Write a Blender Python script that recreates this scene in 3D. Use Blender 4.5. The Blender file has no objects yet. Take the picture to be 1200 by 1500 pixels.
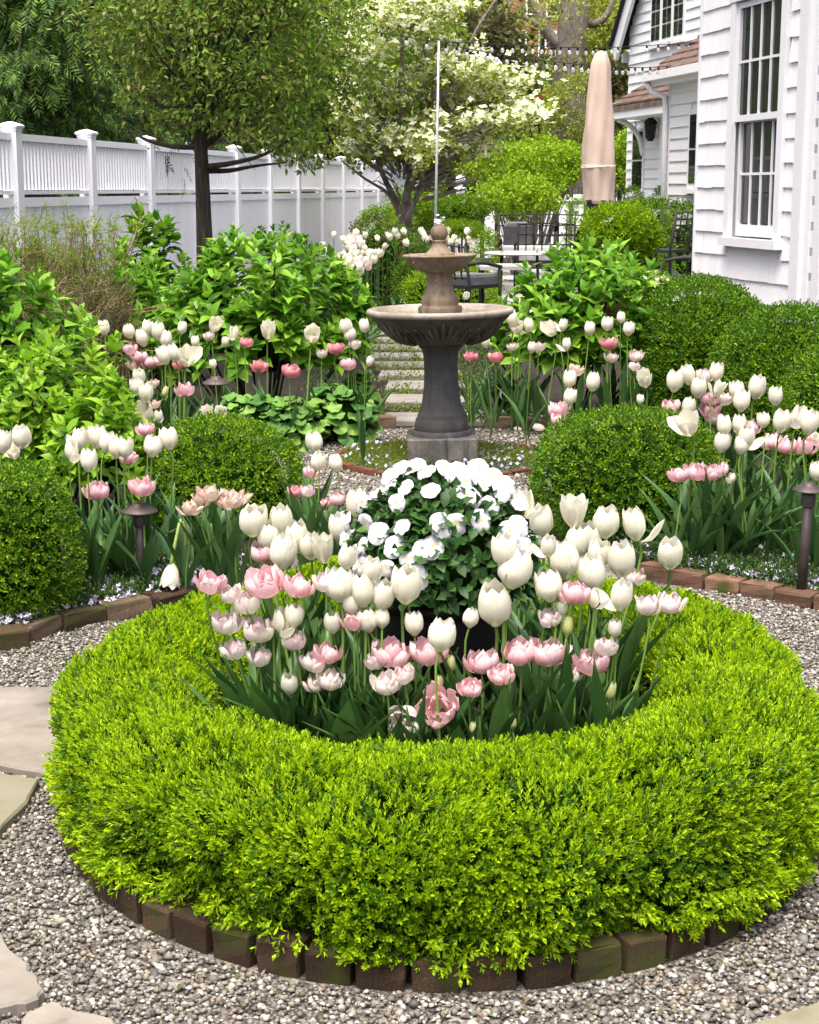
import bpy, math, random
import numpy as np
from mathutils import Vector, Matrix, Euler

random.seed(11)
rng = np.random.default_rng(11)
SC = bpy.context.scene
COL = SC.collection
PI = math.pi
R = math.radians

# ------------------------------------------------------------------ camera, sky, sun, exposure
CAM_H, PITCH, FPX = 1.5, R(11.24), 2390.0          # eye height in m, tilt down, focal length in photo pixels (1200 x 1500)
cam = bpy.data.cameras.new('camera')
cam_ob = bpy.data.objects.new('camera', cam)
COL.objects.link(cam_ob)
cam.sensor_fit = 'VERTICAL'
cam.sensor_height = 36.0
cam.sensor_width = 28.8
cam.lens = FPX / 1500.0 * 36.0
cam.clip_start = 0.05
cam.clip_end = 600
cam_ob.location = (0, 0, CAM_H)
cam_ob.rotation_euler = (R(90) - PITCH, 0, 0)
SC.camera = cam_ob

SUN_EL, SUN_AZ = R(72), R(-158)                     # azimuth measured from +Y towards +X: soft light from high behind the viewer
world = bpy.data.worlds.new('World')
SC.world = world
world.use_nodes = True
wn = world.node_tree.nodes
sky = wn.new('ShaderNodeTexSky')
sky.sky_type = 'NISHITA'
sky.sun_disc = False
sky.sun_elevation = SUN_EL
sky.sun_rotation = SUN_AZ
sky.air_density = 0.45
sky.dust_density = 7.0
sky.ozone_density = 0.0
bg = wn['Background']
bg.inputs['Strength'].default_value = 0.15
world.node_tree.links.new(sky.outputs[0], bg.inputs['Color'])
sun = bpy.data.lights.new('sun', 'SUN')
sun.energy = 1.0
sun.angle = R(40)
sun.color = (1.0, 0.97, 0.91)
sun_ob = bpy.data.objects.new('sun', sun)
COL.objects.link(sun_ob)
_sd = Vector((math.sin(SUN_AZ) * math.cos(SUN_EL), math.cos(SUN_AZ) * math.cos(SUN_EL), math.sin(SUN_EL)))
sun_ob.rotation_euler = _sd.to_track_quat('Z', 'Y').to_euler()
SC.view_settings.view_transform = 'Standard'
SC.view_settings.look = 'None'
SC.view_settings.gamma = 1.0
SC.view_settings.use_curve_mapping = False
SC.view_settings.exposure = 1.68
SC.cycles.max_bounces = 6
SC.cycles.diffuse_bounces = 3
SC.cycles.glossy_bounces = 2
SC.cycles.transmission_bounces = 4
SC.cycles.transparent_max_bounces = 6

# ------------------------------------------------------------------ where a photo pixel lies in the garden
CT, ST = math.cos(PITCH), math.sin(PITCH)
def ray(px, py):
    a, b = (px - 600) / FPX, -(py - 750) / FPX
    return np.array((a, CT + b * ST, -ST + b * CT))
def at_z(px, py, z=0.0):
    d = ray(px, py); t = (z - CAM_H) / d[2]
    return np.array((0, 0, CAM_H)) + d * t
def at_d(px, py, d):
    r = ray(px, py); return np.array((0, 0, CAM_H)) + r * (d / r[1])
def proj(p):
    x, y, z = p[0], p[1], p[2] - CAM_H
    f = y * CT - z * ST; u = y * ST + z * CT
    return 600 + FPX * x / f, 750 - FPX * u / f

# ------------------------------------------------------------------ mesh helpers
def mesh_of(name, V, F, mats=None, smooth=False):
    me = bpy.data.meshes.new(name)
    V = np.asarray(V, dtype=np.float32).reshape(-1, 3)
    F = np.asarray(F, dtype=np.int32)
    n, k = F.shape
    me.vertices.add(len(V)); me.vertices.foreach_set('co', V.ravel())
    me.loops.add(n * k); me.loops.foreach_set('vertex_index', F.ravel())
    me.polygons.add(n); me.polygons.foreach_set('loop_start', np.arange(0, n * k, k, dtype=np.int32))
    me.polygons.foreach_set('use_smooth', np.full(n, bool(smooth)))
    for m in (mats if isinstance(mats, (list, tuple)) else [mats] if mats else []):
        me.materials.append(m)
    me.update(calc_edges=True)
    return me
def put(name, me, parent=None, loc=None, rot=None, scale=None, kind=None, mat4=None):
    o = bpy.data.objects.new(name, me)
    COL.objects.link(o)
    if parent is not None: o.parent = parent
    if loc is not None: o.location = loc
    if rot is not None: o.rotation_euler = rot
    if scale is not None: o.scale = scale if hasattr(scale, '__len__') else (scale,) * 3
    if mat4 is not None: o.matrix_basis = mat4
    if kind: o['kind'] = kind
    return o
def tag(o, label, cat, group=None):
    o['label'] = label; o['category'] = cat
    if group: o['group'] = group
    return o
def thing(name, label, cat, loc=(0, 0, 0), rot=None, group=None):
    o = bpy.data.objects.new(name, None)
    COL.objects.link(o); o.location = loc
    o.empty_display_size = 0.1
    if rot is not None: o.rotation_euler = rot
    return tag(o, label, cat, group)

class Acc:                                          # collects triangles for ONE mesh
    def __init__(s): s.V = []; s.F = []; s.n = 0
    def add(s, V, F):
        V = np.asarray(V, float).reshape(-1, 3); F = np.asarray(F, int)
        if F.shape[1] == 4: F = np.vstack([F[:, [0, 1, 2]], F[:, [0, 2, 3]]])
        s.V.append(V); s.F.append(F + s.n); s.n += len(V); return s
    def box(s, c, h, rotz=0.0, tilt=None):
        v = np.array([(x, y, z) for x in (-1, 1) for y in (-1, 1) for z in (-1, 1)], float) * np.array(h, float)
        if tilt is not None: v = v @ np.array(Euler(tilt).to_matrix()).T
        if rotz: 
            c_, s_ = math.cos(rotz), math.sin(rotz)
            v = v @ np.array(((c_, -s_, 0), (s_, c_, 0), (0, 0, 1))).T
        return s.add(v + np.array(c, float), BOXF)
    def tube(s, pts, rad, sides=6): return s.add(*tube(pts, rad, sides))
    def lathe(s, prof, seg=24, c=(0, 0, 0)): 
        V, F = lathe(prof, seg); return s.add(V + np.array(c, float), F)
    def mesh(s, name, mats=None, smooth=False): return mesh_of(name, np.vstack(s.V), np.vstack(s.F), mats, smooth)
    def put(s, name, mats=None, parent=None, smooth=False, kind=None, **k):
        return put(name, s.mesh(name, mats, smooth), parent, kind=kind, **k)
BOXF = np.array([(0, 1, 3, 2), (4, 6, 7, 5), (0, 4, 5, 1), (2, 3, 7, 6), (0, 2, 6, 4), (1, 5, 7, 3)])
def norm(a):
    a = np.asarray(a, float); return a / np.maximum(np.linalg.norm(a, axis=-1, keepdims=True), 1e-9)
def tube(pts, rad, sides=6):
    P = np.asarray(pts, float); n = len(P)
    rad = np.full(n, rad, float) if np.isscalar(rad) else np.asarray(rad, float)
    T = norm(np.gradient(P, axis=0))
    ref = np.array((0, 0, 1.0)) if abs(T[:, 2]).max() < 0.95 else np.array((0.31, 0.95, 0.05))
    if abs((T @ norm(ref))).max() > 0.97: ref = np.array((0.9, -0.2, 0.37))
    X = norm(np.cross(T, ref)); Y = np.cross(T, X)
    a = np.linspace(0, 2 * PI, sides, endpoint=False)
    V = P[:, None] + rad[:, None, None] * (np.cos(a)[None, :, None] * X[:, None] + np.sin(a)[None, :, None] * Y[:, None])
    V = np.vstack([V.reshape(-1, 3), P[:1], P[-1:]])
    F = []
    for i in range(n - 1):
        for j in range(sides):
            k = (j + 1) % sides
            F.append((i * sides + j, i * sides + k, (i + 1) * sides + k)); F.append((i * sides + j, (i + 1) * sides + k, (i + 1) * sides + j))
    b = n * sides
    for j in range(sides):
        k = (j + 1) % sides
        F.append((b, k, j)); F.append((b + 1, (n - 1) * sides + j, (n - 1) * sides + k))
    return V, np.array(F)
def lathe(prof, seg=24):
    P = np.asarray(prof, float); n = len(P)
    a = np.linspace(0, 2 * PI, seg, endpoint=False)
    V = np.stack([P[:, None, 0] * np.cos(a), P[:, None, 0] * np.sin(a), np.repeat(P[:, 1:2], seg, 1)], -1).reshape(-1, 3)
    i, j = np.meshgrid(np.arange(n - 1), np.arange(seg), indexing='ij'); k = (j + 1) % seg
    return V, np.stack([i * seg + j, i * seg + k, (i + 1) * seg + k, (i + 1) * seg + j], -1).reshape(-1, 4)
def prism(poly, z0, z1, inset=0.0):                 # closed extruded outline with an eased upper edge
    P = np.asarray(poly, float)[:, :2]
    area = 0.5 * np.sum(P[:, 0] * np.roll(P[:, 1], -1) - P[:, 1] * np.roll(P[:, 0], -1))
    if area < 0: P = P[::-1]
    n = len(P); c = P.mean(0)
    d = norm(P - c) * inset
    rings = [np.c_[P, np.full(n, z0)], np.c_[P, np.full(n, z1 - inset)], np.c_[P - d, np.full(n, z1)]]
    V = np.vstack(rings + [np.array([[c[0], c[1], z1]])])
    F = []
    for r_ in range(2):
        for i in range(n):
            k = (i + 1) % n
            F += [(r_ * n + i, r_ * n + k, (r_ + 1) * n + k), (r_ * n + i, (r_ + 1) * n + k, (r_ + 1) * n + i)]
    for i in range(n): F.append((2 * n + i, 2 * n + (i + 1) % n, 3 * n))
    return V, np.array(F)
def sheet(poly, z):
    P = np.asarray(poly, float)[:, :2]
    area = 0.5 * np.sum(P[:, 0] * np.roll(P[:, 1], -1) - P[:, 1] * np.roll(P[:, 0], -1))
    if area < 0: P = P[::-1]
    n = len(P); c = P.mean(0)
    V = np.vstack([np.c_[P, np.full(n, z)], [[c[0], c[1], z]]])
    return V, np.array([(i, (i + 1) % n, n) for i in range(n)])
def scatter(T, F, pos, Yd, Zn, s):                  # many copies of one small template, joined
    Yd = norm(Yd); X = norm(np.cross(Yd, Zn)); Z = np.cross(X, Yd)
    s = np.broadcast_to(np.asarray(s, float), (len(pos),))
    V = pos[:, None] + s[:, None, None] * (T[None, :, 0:1] * X[:, None] + T[None, :, 1:2] * Yd[:, None] + T[None, :, 2:3] * Z[:, None])
    Fa = (F[None] + (np.arange(len(pos)) * len(T))[:, None, None]).reshape(-1, F.shape[1])
    return V.reshape(-1, 3), Fa
def rnd(n): return norm(rng.normal(size=(n, 3)))
def lumps(P, freq, seed, k=7):                      # smooth 3-D noise, about -1 .. 1
    r_ = np.random.default_rng(seed)
    out = np.zeros(len(P))
    for _ in range(k):
        d = norm(r_.normal(size=3)) * freq * r_.uniform(0.6, 1.6)
        out += np.sin(P @ d + r_.uniform(0, 6.28))
    return out / (k ** 0.5 * 1.2)
def inpoly(P, poly):
    poly = np.asarray(poly)[:, :2]; x, y = P[:, 0], P[:, 1]; ins = np.zeros(len(P), bool); n = len(poly)
    for i in range(n):
        x1, y1 = poly[i]; x2, y2 = poly[(i + 1) % n]
        c = ((y1 > y) != (y2 > y)) & (x < (x2 - x1) * (y - y1) / (y2 - y1 + 1e-12) + x1)
        ins ^= c
    return ins
def curve(pts, n):                                  # Catmull-Rom through points
    P = np.asarray(pts, float); P = np.vstack([2 * P[0] - P[1], P, 2 * P[-1] - P[-2]])
    t = np.linspace(0, len(P) - 3 - 1e-6, n); i = t.astype(int); f = (t - i)[:, None]
    a, b, c, d = P[i], P[i + 1], P[i + 2], P[i + 3]
    return 0.5 * ((2 * b) + (c - a) * f + (2 * a - 5 * b + 4 * c - d) * f ** 2 + (3 * b - a - 3 * c + d) * f ** 3)

# ------------------------------------------------------------------ materials
def new_mat(name):
    m = bpy.data.materials.new(name); m.use_nodes = True
    nt = m.node_tree; b = nt.nodes['Principled BSDF']
    return m, nt, b
def ramp(nt, cols, stops=None, interp='LINEAR'):
    r_ = nt.nodes.new('ShaderNodeValToRGB'); el = r_.color_ramp.elements
    r_.color_ramp.interpolation = interp
    n = len(cols); stops = stops or [i / max(1, n - 1) for i in range(n)]
    while len(el) < n: el.new(0.5)
    for i in range(n): el[i].position = stops[i]; el[i].color = (*cols[i], 1)
    return r_
def noise(nt, scale, detail=4, rough=0.6, coord='Object', stretch=None):
    tc = nt.nodes.new('ShaderNodeTexCoord'); nz = nt.nodes.new('ShaderNodeTexNoise')
    nz.inputs['Scale'].default_value = scale; nz.inputs['Detail'].default_value = detail; nz.inputs['Roughness'].default_value = rough
    src = tc.outputs[coord]
    if stretch:
        mp = nt.nodes.new('ShaderNodeMapping'); mp.inputs['Scale'].default_value = stretch
        nt.links.new(src, mp.inputs['Vector']); src = mp.outputs[0]
    nt.links.new(src, nz.inputs['Vector'])
    return nz
def rand_value(nt):                                 # one number per leaf / pebble / petal, joined or not
    g = nt.nodes.new('ShaderNodeNewGeometry'); oi = nt.nodes.new('ShaderNodeObjectInfo')
    ad = nt.nodes.new('ShaderNodeMath'); ad.operation = 'ADD'; fr = nt.nodes.new('ShaderNodeMath'); fr.operation = 'FRACT'
    nt.links.new(g.outputs['Random Per Island'], ad.inputs[0]); nt.links.new(oi.outputs['Random'], ad.inputs[1]); nt.links.new(ad.outputs[0], fr.inputs[0])
    return fr.outputs[0]
def mixc(nt, a, b, fac, mode='MIX'):
    m = nt.nodes.new('ShaderNodeMix'); m.data_type = 'RGBA'; m.blend_type = mode
    for s, v in ((6, a), (7, b)):
        if isinstance(v, tuple): m.inputs[s].default_value = (*v, 1)
        else: nt.links.new(v, m.inputs[s])
    if isinstance(fac, (int, float)): m.inputs[0].default_value = fac
    else: nt.links.new(fac, m.inputs[0])
    return m.outputs[2]
def bump(nt, b, h, strength=0.4, dist=0.01):
    bp = nt.nodes.new('ShaderNodeBump'); bp.inputs['Strength'].default_value = strength; bp.inputs['Distance'].default_value = dist
    nt.links.new(h, bp.inputs['Height']); nt.links.new(bp.outputs[0], b.inputs['Normal'])
def leaf_mat(name, cols, trans=0.3, rough=0.4, tcol=None, spec=0.2, clump=None):
    m, nt, b = new_mat(name)
    v = rand_value(nt)
    if clump:                                       # drifts of one leaf colour through the plant
        nz = noise(nt, clump[0], 2, 0.5)
        mm = nt.nodes.new('ShaderNodeMath'); mm.operation = 'MULTIPLY_ADD'; mm.inputs[1].default_value = clump[1]; mm.inputs[2].default_value = -clump[1] / 2
        nt.links.new(nz.outputs[0], mm.inputs[0])
        ad = nt.nodes.new('ShaderNodeMath'); ad.operation = 'ADD'; ad.use_clamp = True
        nt.links.new(mm.outputs[0], ad.inputs[0]); nt.links.new(v, ad.inputs[1]); v = ad.outputs[0]
    r_ = ramp(nt, cols); nt.links.new(v, r_.inputs[0])
    nt.links.new(r_.outputs[0], b.inputs['Base Color'])
    b.inputs['Roughness'].default_value = rough
    b.inputs['Specular IOR Level'].default_value = spec
    if trans:
        t = nt.nodes.new('ShaderNodeBsdfTranslucent'); mx = nt.nodes.new('ShaderNodeMixShader'); mx.inputs[0].default_value = trans
        tc = mixc(nt, r_.outputs[0], tcol or (0.6, 0.8, 0.1), 0.0 if tcol is None else 0.5)
        nt.links.new(tc, t.inputs[0])
        nt.links.new(b.outputs[0], mx.inputs[1]); nt.links.new(t.outputs[0], mx.inputs[2])
        nt.links.new(mx.outputs[0], nt.nodes['Material Output'].inputs[0])
    return m
def surf_mat(name, cols, scale=8, rough=0.8, bump_s=0.3, dist=0.01, detail=6, stretch=None, spec=0.3, bscale=None, metal=0.0, stops=None, vary=(0.82, 1.12)):
    m, nt, b = new_mat(name)
    nz = noise(nt, scale, detail, 0.65, stretch=stretch)
    r_ = ramp(nt, cols, stops or [0.3 + 0.4 * i / max(1, len(cols) - 1) for i in range(len(cols))])
    nt.links.new(nz.outputs[0], r_.inputs[0])
    oi = nt.nodes.new('ShaderNodeObjectInfo')
    mr = nt.nodes.new('ShaderNodeMapRange'); mr.inputs[3].default_value = vary[0]; mr.inputs[4].default_value = vary[1]
    nt.links.new(oi.outputs['Random'], mr.inputs[0])
    hs = nt.nodes.new('ShaderNodeHueSaturation'); nt.links.new(r_.outputs[0], hs.inputs['Color']); nt.links.new(mr.outputs[0], hs.inputs['Value'])
    nt.links.new(hs.outputs[0], b.inputs['Base Color'])
    b.inputs['Roughness'].default_value = rough; b.inputs['Specular IOR Level'].default_value = spec; b.inputs['Metallic'].default_value = metal
    if bump_s:
        n2 = noise(nt, bscale or scale * 5, 5, 0.7, stretch=stretch); bump(nt, b, n2.outputs[0], bump_s, dist)
    return m
M = {}
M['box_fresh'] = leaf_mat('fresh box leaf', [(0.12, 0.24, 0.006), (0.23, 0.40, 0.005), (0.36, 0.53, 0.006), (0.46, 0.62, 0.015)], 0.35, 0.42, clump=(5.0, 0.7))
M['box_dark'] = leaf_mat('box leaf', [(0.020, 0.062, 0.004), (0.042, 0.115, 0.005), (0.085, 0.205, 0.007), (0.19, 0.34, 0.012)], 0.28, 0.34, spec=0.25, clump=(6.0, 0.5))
M['box_deep'] = leaf_mat('old box leaf', [(0.022, 0.065, 0.008), (0.045, 0.11, 0.010), (0.085, 0.18, 0.012), (0.16, 0.28, 0.025)], 0.25, 0.35, clump=(5.0, 0.5))
M['box_yellow'] = leaf_mat('yellowish box leaf', [(0.08, 0.18, 0.005), (0.16, 0.30, 0.007), (0.28, 0.43, 0.012)], 0.3, 0.4, clump=(4.0, 0.5))
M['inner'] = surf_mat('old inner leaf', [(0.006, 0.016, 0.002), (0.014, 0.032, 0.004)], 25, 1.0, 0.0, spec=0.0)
M['twig'] = surf_mat('brown twig bark', [(0.018, 0.014, 0.008), (0.04, 0.032, 0.02)], 20, 0.95, 0.0)
M['hyd'] = leaf_mat('hydrangea leaf', [(0.05, 0.15, 0.012), (0.10, 0.26, 0.016), (0.17, 0.36, 0.022), (0.26, 0.44, 0.05)], 0.35, 0.34, spec=0.28)
M['hyd_dark'] = leaf_mat('dark shrub leaf', [(0.025, 0.075, 0.014), (0.05, 0.14, 0.02), (0.09, 0.20, 0.025)], 0.25, 0.35, spec=0.28)
M['hyd_lime'] = leaf_mat('lime hydrangea leaf', [(0.07, 0.18, 0.012), (0.14, 0.31, 0.014), (0.23, 0.42, 0.02), (0.32, 0.49, 0.05)], 0.4, 0.36, spec=0.28)
M['mantle'] = leaf_mat('lobed perennial leaf', [(0.05, 0.14, 0.03), (0.12, 0.26, 0.045), (0.20, 0.36, 0.07)], 0.3, 0.5)
M['tulip_leaf'] = leaf_mat('tulip leaf', [(0.022, 0.066, 0.018), (0.042, 0.108, 0.026), (0.085, 0.175, 0.045)], 0.22, 0.38, spec=0.28)
M['stem'] = leaf_mat('green flower stem', [(0.09, 0.17, 0.03), (0.16, 0.27, 0.05)], 0.0, 0.45)
M['dark_stem'] = leaf_mat('dark flower stem', [(0.05, 0.06, 0.025), (0.07, 0.09, 0.03)], 0.0, 0.5)
M['pansy_leaf'] = leaf_mat('pansy leaf', [(0.014, 0.046, 0.012), (0.028, 0.08, 0.018), (0.055, 0.13, 0.026)], 0.2, 0.4)
M['tree_leaf'] = leaf_mat('bronze green tree leaf', [(0.045, 0.075, 0.012), (0.10, 0.155, 0.018), (0.165, 0.24, 0.025), (0.15, 0.14, 0.05), (0.25, 0.32, 0.05)], 0.3, 0.45)
M['tree_spring'] = leaf_mat('spring green tree leaf', [(0.06, 0.15, 0.015), (0.14, 0.28, 0.02), (0.24, 0.40, 0.03)], 0.35, 0.45)  # lighter green leaf for part of the bronze crown and one far tree
M['conifer'] = leaf_mat('cypress spray', [(0.012, 0.038, 0.006), (0.038, 0.095, 0.010), (0.12, 0.22, 0.022)], 0.2, 0.5)
M['far_leaf'] = leaf_mat('distant tree leaf', [(0.05, 0.09, 0.02), (0.10, 0.17, 0.03), (0.19, 0.26, 0.05)], 0.3, 0.6)
M['far_yellow'] = leaf_mat('yellow green distant leaf', [(0.14, 0.20, 0.02), (0.24, 0.31, 0.03), (0.40, 0.44, 0.08)], 0.35, 0.6)
M['far_olive'] = leaf_mat('olive distant leaf', [(0.05, 0.055, 0.02), (0.10, 0.10, 0.035), (0.16, 0.16, 0.05)], 0.3, 0.6)
M['spirea'] = leaf_mat('spirea leaf', [(0.13, 0.26, 0.008), (0.22, 0.38, 0.012), (0.34, 0.48, 0.02)], 0.35, 0.5)
M['bract'] = leaf_mat('cream dogwood bract', [(0.46, 0.53, 0.24), (0.66, 0.70, 0.44), (0.78, 0.78, 0.62)], 0.3, 0.6)
M['red_leaf'] = leaf_mat('red azalea bloom', [(0.30, 0.02, 0.04), (0.5, 0.04, 0.08)], 0.2, 0.6)
M['moss'] = leaf_mat('moss', [(0.06, 0.10, 0.012), (0.12, 0.18, 0.016), (0.20, 0.26, 0.03)], 0.15, 0.7)
M['cover'] = leaf_mat('creeping ground cover', [(0.02, 0.05, 0.014), (0.045, 0.10, 0.022), (0.08, 0.15, 0.03)], 0.2, 0.6)
M['violet'] = leaf_mat('small violet flower', [(0.32, 0.26, 0.50), (0.55, 0.50, 0.66), (0.75, 0.72, 0.78)], 0.2, 0.6)
M['bark'] = surf_mat('dark grey bark', [(0.02, 0.016, 0.012), (0.05, 0.04, 0.03), (0.09, 0.075, 0.06)], 14, 0.95, 0.7, 0.02, stretch=(3, 3, 0.5))
M['bark_pale'] = surf_mat('grey brown bark', [(0.10, 0.085, 0.07), (0.20, 0.17, 0.145), (0.32, 0.28, 0.245)], 10, 0.95, 0.7, 0.02, stretch=(3, 3, 0.6))
M['cane'] = surf_mat('tan bare cane', [(0.16, 0.11, 0.06), (0.30, 0.23, 0.13)], 12, 0.9, 0.0)
M['soil'] = surf_mat('dark mulch soil', [(0.008, 0.006, 0.004), (0.022, 0.016, 0.011), (0.045, 0.032, 0.022)], 30, 0.95, 0.9, 0.02)
M['white'] = surf_mat('white painted wood', [(0.68, 0.69, 0.71), (0.73, 0.735, 0.75)], 3, 0.5, 0.06, 0.003, stretch=(1, 1, 4), bscale=30, vary=(.95, 1.02))
M['vinyl'] = surf_mat('white fence vinyl', [(0.78, 0.80, 0.84), (0.82, 0.835, 0.86)], 1.5, 0.45, 0.0, vary=(.965, 1.02))
M['shingle'] = surf_mat('white painted shingle', [(0.70, 0.70, 0.705), (0.77, 0.77, 0.775), (0.80, 0.80, 0.80)], 4, 0.6, 0.35, 0.004, stretch=(8, 8, 0.7), bscale=14, vary=(.94, 1.02))
M['roof'] = surf_mat('brown wood roof shingle', [(0.06, 0.036, 0.028), (0.115, 0.075, 0.06), (0.18, 0.14, 0.12)], 6, 0.9, 0.6, 0.01)
M['iron'] = surf_mat('black iron', [(0.012, 0.012, 0.013), (0.022, 0.022, 0.024)], 20, 0.6, 0.1, 0.002, spec=0.25)
M['bronze'] = surf_mat('dark bronze lamp metal', [(0.035, 0.025, 0.022), (0.075, 0.055, 0.05)], 18, 0.5, 0.15, 0.003, spec=0.5, metal=0.3)
M['pot'] = surf_mat('black glazed pot', [(0.005, 0.005, 0.006), (0.009, 0.009, 0.010)], 8, 0.5, 0.05, 0.003, spec=0.2)
M['galv'] = surf_mat('grey metal pole', [(0.26, 0.29, 0.30), (0.36, 0.39, 0.40)], 12, 0.4, 0.0, metal=0.3)
M['cushion'] = surf_mat('pale cushion cloth', [(0.66, 0.66, 0.66), (0.75, 0.75, 0.74)], 5, 0.95, 0.2, 0.01)
M['cushion_grey'] = surf_mat('grey cushion cloth', [(0.10, 0.10, 0.11), (0.16, 0.16, 0.17)], 5, 0.95, 0.2, 0.01)
M['cover_cloth'] = surf_mat('tan canvas cover', [(0.46, 0.36, 0.295), (0.53, 0.425, 0.355)], 2.5, 0.9, 0.25, 0.02, bscale=6)
M['flag'] = surf_mat('tan grey flagstone', [(0.085, 0.075, 0.058), (0.175, 0.158, 0.13), (0.215, 0.197, 0.165), (0.26, 0.24, 0.205)], 3.5, 0.85, 0.35, 0.006, bscale=22)
M['flag_yellow'] = surf_mat('yellow flagstone', [(0.115, 0.108, 0.066), (0.16, 0.15, 0.10), (0.18, 0.168, 0.13)], 5, 0.85, 0.35, 0.006, bscale=22)
M['slab'] = surf_mat('pale grey stone step', [(0.12, 0.112, 0.095), (0.18, 0.17, 0.15), (0.225, 0.212, 0.19)], 4, 0.85, 0.3, 0.006, bscale=20)
M['paver'] = surf_mat('pale terrace stone', [(0.27, 0.265, 0.255), (0.34, 0.335, 0.325)], 3, 0.8, 0.1, 0.004)
M['terracotta'] = surf_mat('red clay edging', [(0.07, 0.025, 0.014), (0.12, 0.042, 0.025), (0.05, 0.045, 0.016)], 7, 0.9, 0.5, 0.008)
def brick_mat(name, cols, moss=0.5):
    m, nt, b = new_mat(name)
    nz = noise(nt, 18, 8, 0.75); r_ = ramp(nt, cols, [0.3, 0.5, 0.7]); nt.links.new(nz.outputs[0], r_.inputs[0])
    tc = nt.nodes.new('ShaderNodeTexCoord')
    oi = nt.nodes.new('ShaderNodeObjectInfo')
    hs = nt.nodes.new('ShaderNodeHueSaturation'); mr = nt.nodes.new('ShaderNodeMapRange'); mr.inputs[3].default_value = 0.65; mr.inputs[4].default_value = 1.35
    nt.links.new(oi.outputs['Random'], mr.inputs[0]); nt.links.new(mr.outputs[0], hs.inputs['Value']); nt.links.new(r_.outputs[0], hs.inputs['Color'])
    mz = nt.nodes.new('ShaderNodeTexNoise'); mz.inputs['Scale'].default_value = 9; mz.inputs['Detail'].default_value = 5
    ge = nt.nodes.new('ShaderNodeNewGeometry'); nt.links.new(ge.outputs['Position'], mz.inputs['Vector'])
    mr2 = nt.nodes.new('ShaderNodeMapRange'); mr2.inputs[1].default_value = 0.62 - 0.16 * moss; mr2.inputs[2].default_value = 0.80 - 0.16 * moss
    nt.links.new(mz.outputs[0], mr2.inputs[0])
    c = mixc(nt, hs.outputs[0], (0.045, 0.06, 0.012), mr2.outputs[0])
    nt.links.new(c, b.inputs['Base Color']); b.inputs['Roughness'].default_value = 0.95; b.inputs['Specular IOR Level'].default_value = 0.12
    n2 = noise(nt, 60, 6, 0.7); bump(nt, b, n2.outputs[0], 0.6, 0.008)
    return m
M['brick_brown'] = brick_mat('old brown brick', [(0.022, 0.015, 0.009), (0.054, 0.036, 0.022), (0.10, 0.07, 0.044)], 0.85)
M['brick_tan'] = brick_mat('weathered tan brick', [(0.055, 0.042, 0.028), (0.115, 0.083, 0.056), (0.185, 0.14, 0.10)], 0.65)
M['brick_red'] = brick_mat('weathered red brick', [(0.075, 0.043, 0.028), (0.14, 0.08, 0.054), (0.20, 0.13, 0.095)], 0.6)
def pebble_mat():
    m, nt, b = new_mat('river pebble')
    v = rand_value(nt)
    r_ = ramp(nt, [(0.040, 0.037, 0.030), (0.094, 0.086, 0.069), (0.15, 0.14, 0.116), (0.22, 0.188, 0.135), (0.072, 0.069, 0.064), (0.195, 0.188, 0.168), (0.30, 0.288, 0.25), (0.43, 0.415, 0.365)])
    nt.links.new(v, r_.inputs[0])
    nz = noise(nt, 120, 4, 0.7); c = mixc(nt, r_.outputs[0], (0.5, 0.5, 0.5), 0.35, 'OVERLAY')
    mm = mixc(nt, c, nz.outputs[1], 0.25, 'OVERLAY')
    nt.links.new(mm, b.inputs['Base Color']); b.inputs['Roughness'].default_value = 0.7; b.inputs['Specular IOR Level'].default_value = 0.3
    return m
M['pebble'] = pebble_mat()
def gravel_bed_mat():
    m, nt, b = new_mat('fine gravel between pebbles')
    tc = nt.nodes.new('ShaderNodeTexCoord'); vo = nt.nodes.new('ShaderNodeTexVoronoi'); vo.inputs['Scale'].default_value = 95
    nt.links.new(tc.outputs['Object'], vo.inputs['Vector'])
    sp = nt.nodes.new('ShaderNodeSeparateColor'); nt.links.new(vo.outputs['Color'], sp.inputs[0])
    r_ = ramp(nt, [(0.03, 0.025, 0.02), (0.09, 0.08, 0.066), (0.15, 0.135, 0.115), (0.25, 0.23, 0.205)]); nt.links.new(sp.outputs[0], r_.inputs[0])
    nt.links.new(r_.outputs[0], b.inputs['Base Color']); b.inputs['Roughness'].default_value = 0.85
    iv = nt.nodes.new('ShaderNodeMath'); iv.operation = 'SUBTRACT'; iv.inputs[0].default_value = 1; nt.links.new(vo.outputs['Distance'], iv.inputs[1])
    bump(nt, b, iv.outputs[0], 1.0, 0.01)
    return m
M['gravel'] = gravel_bed_mat()
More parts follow.
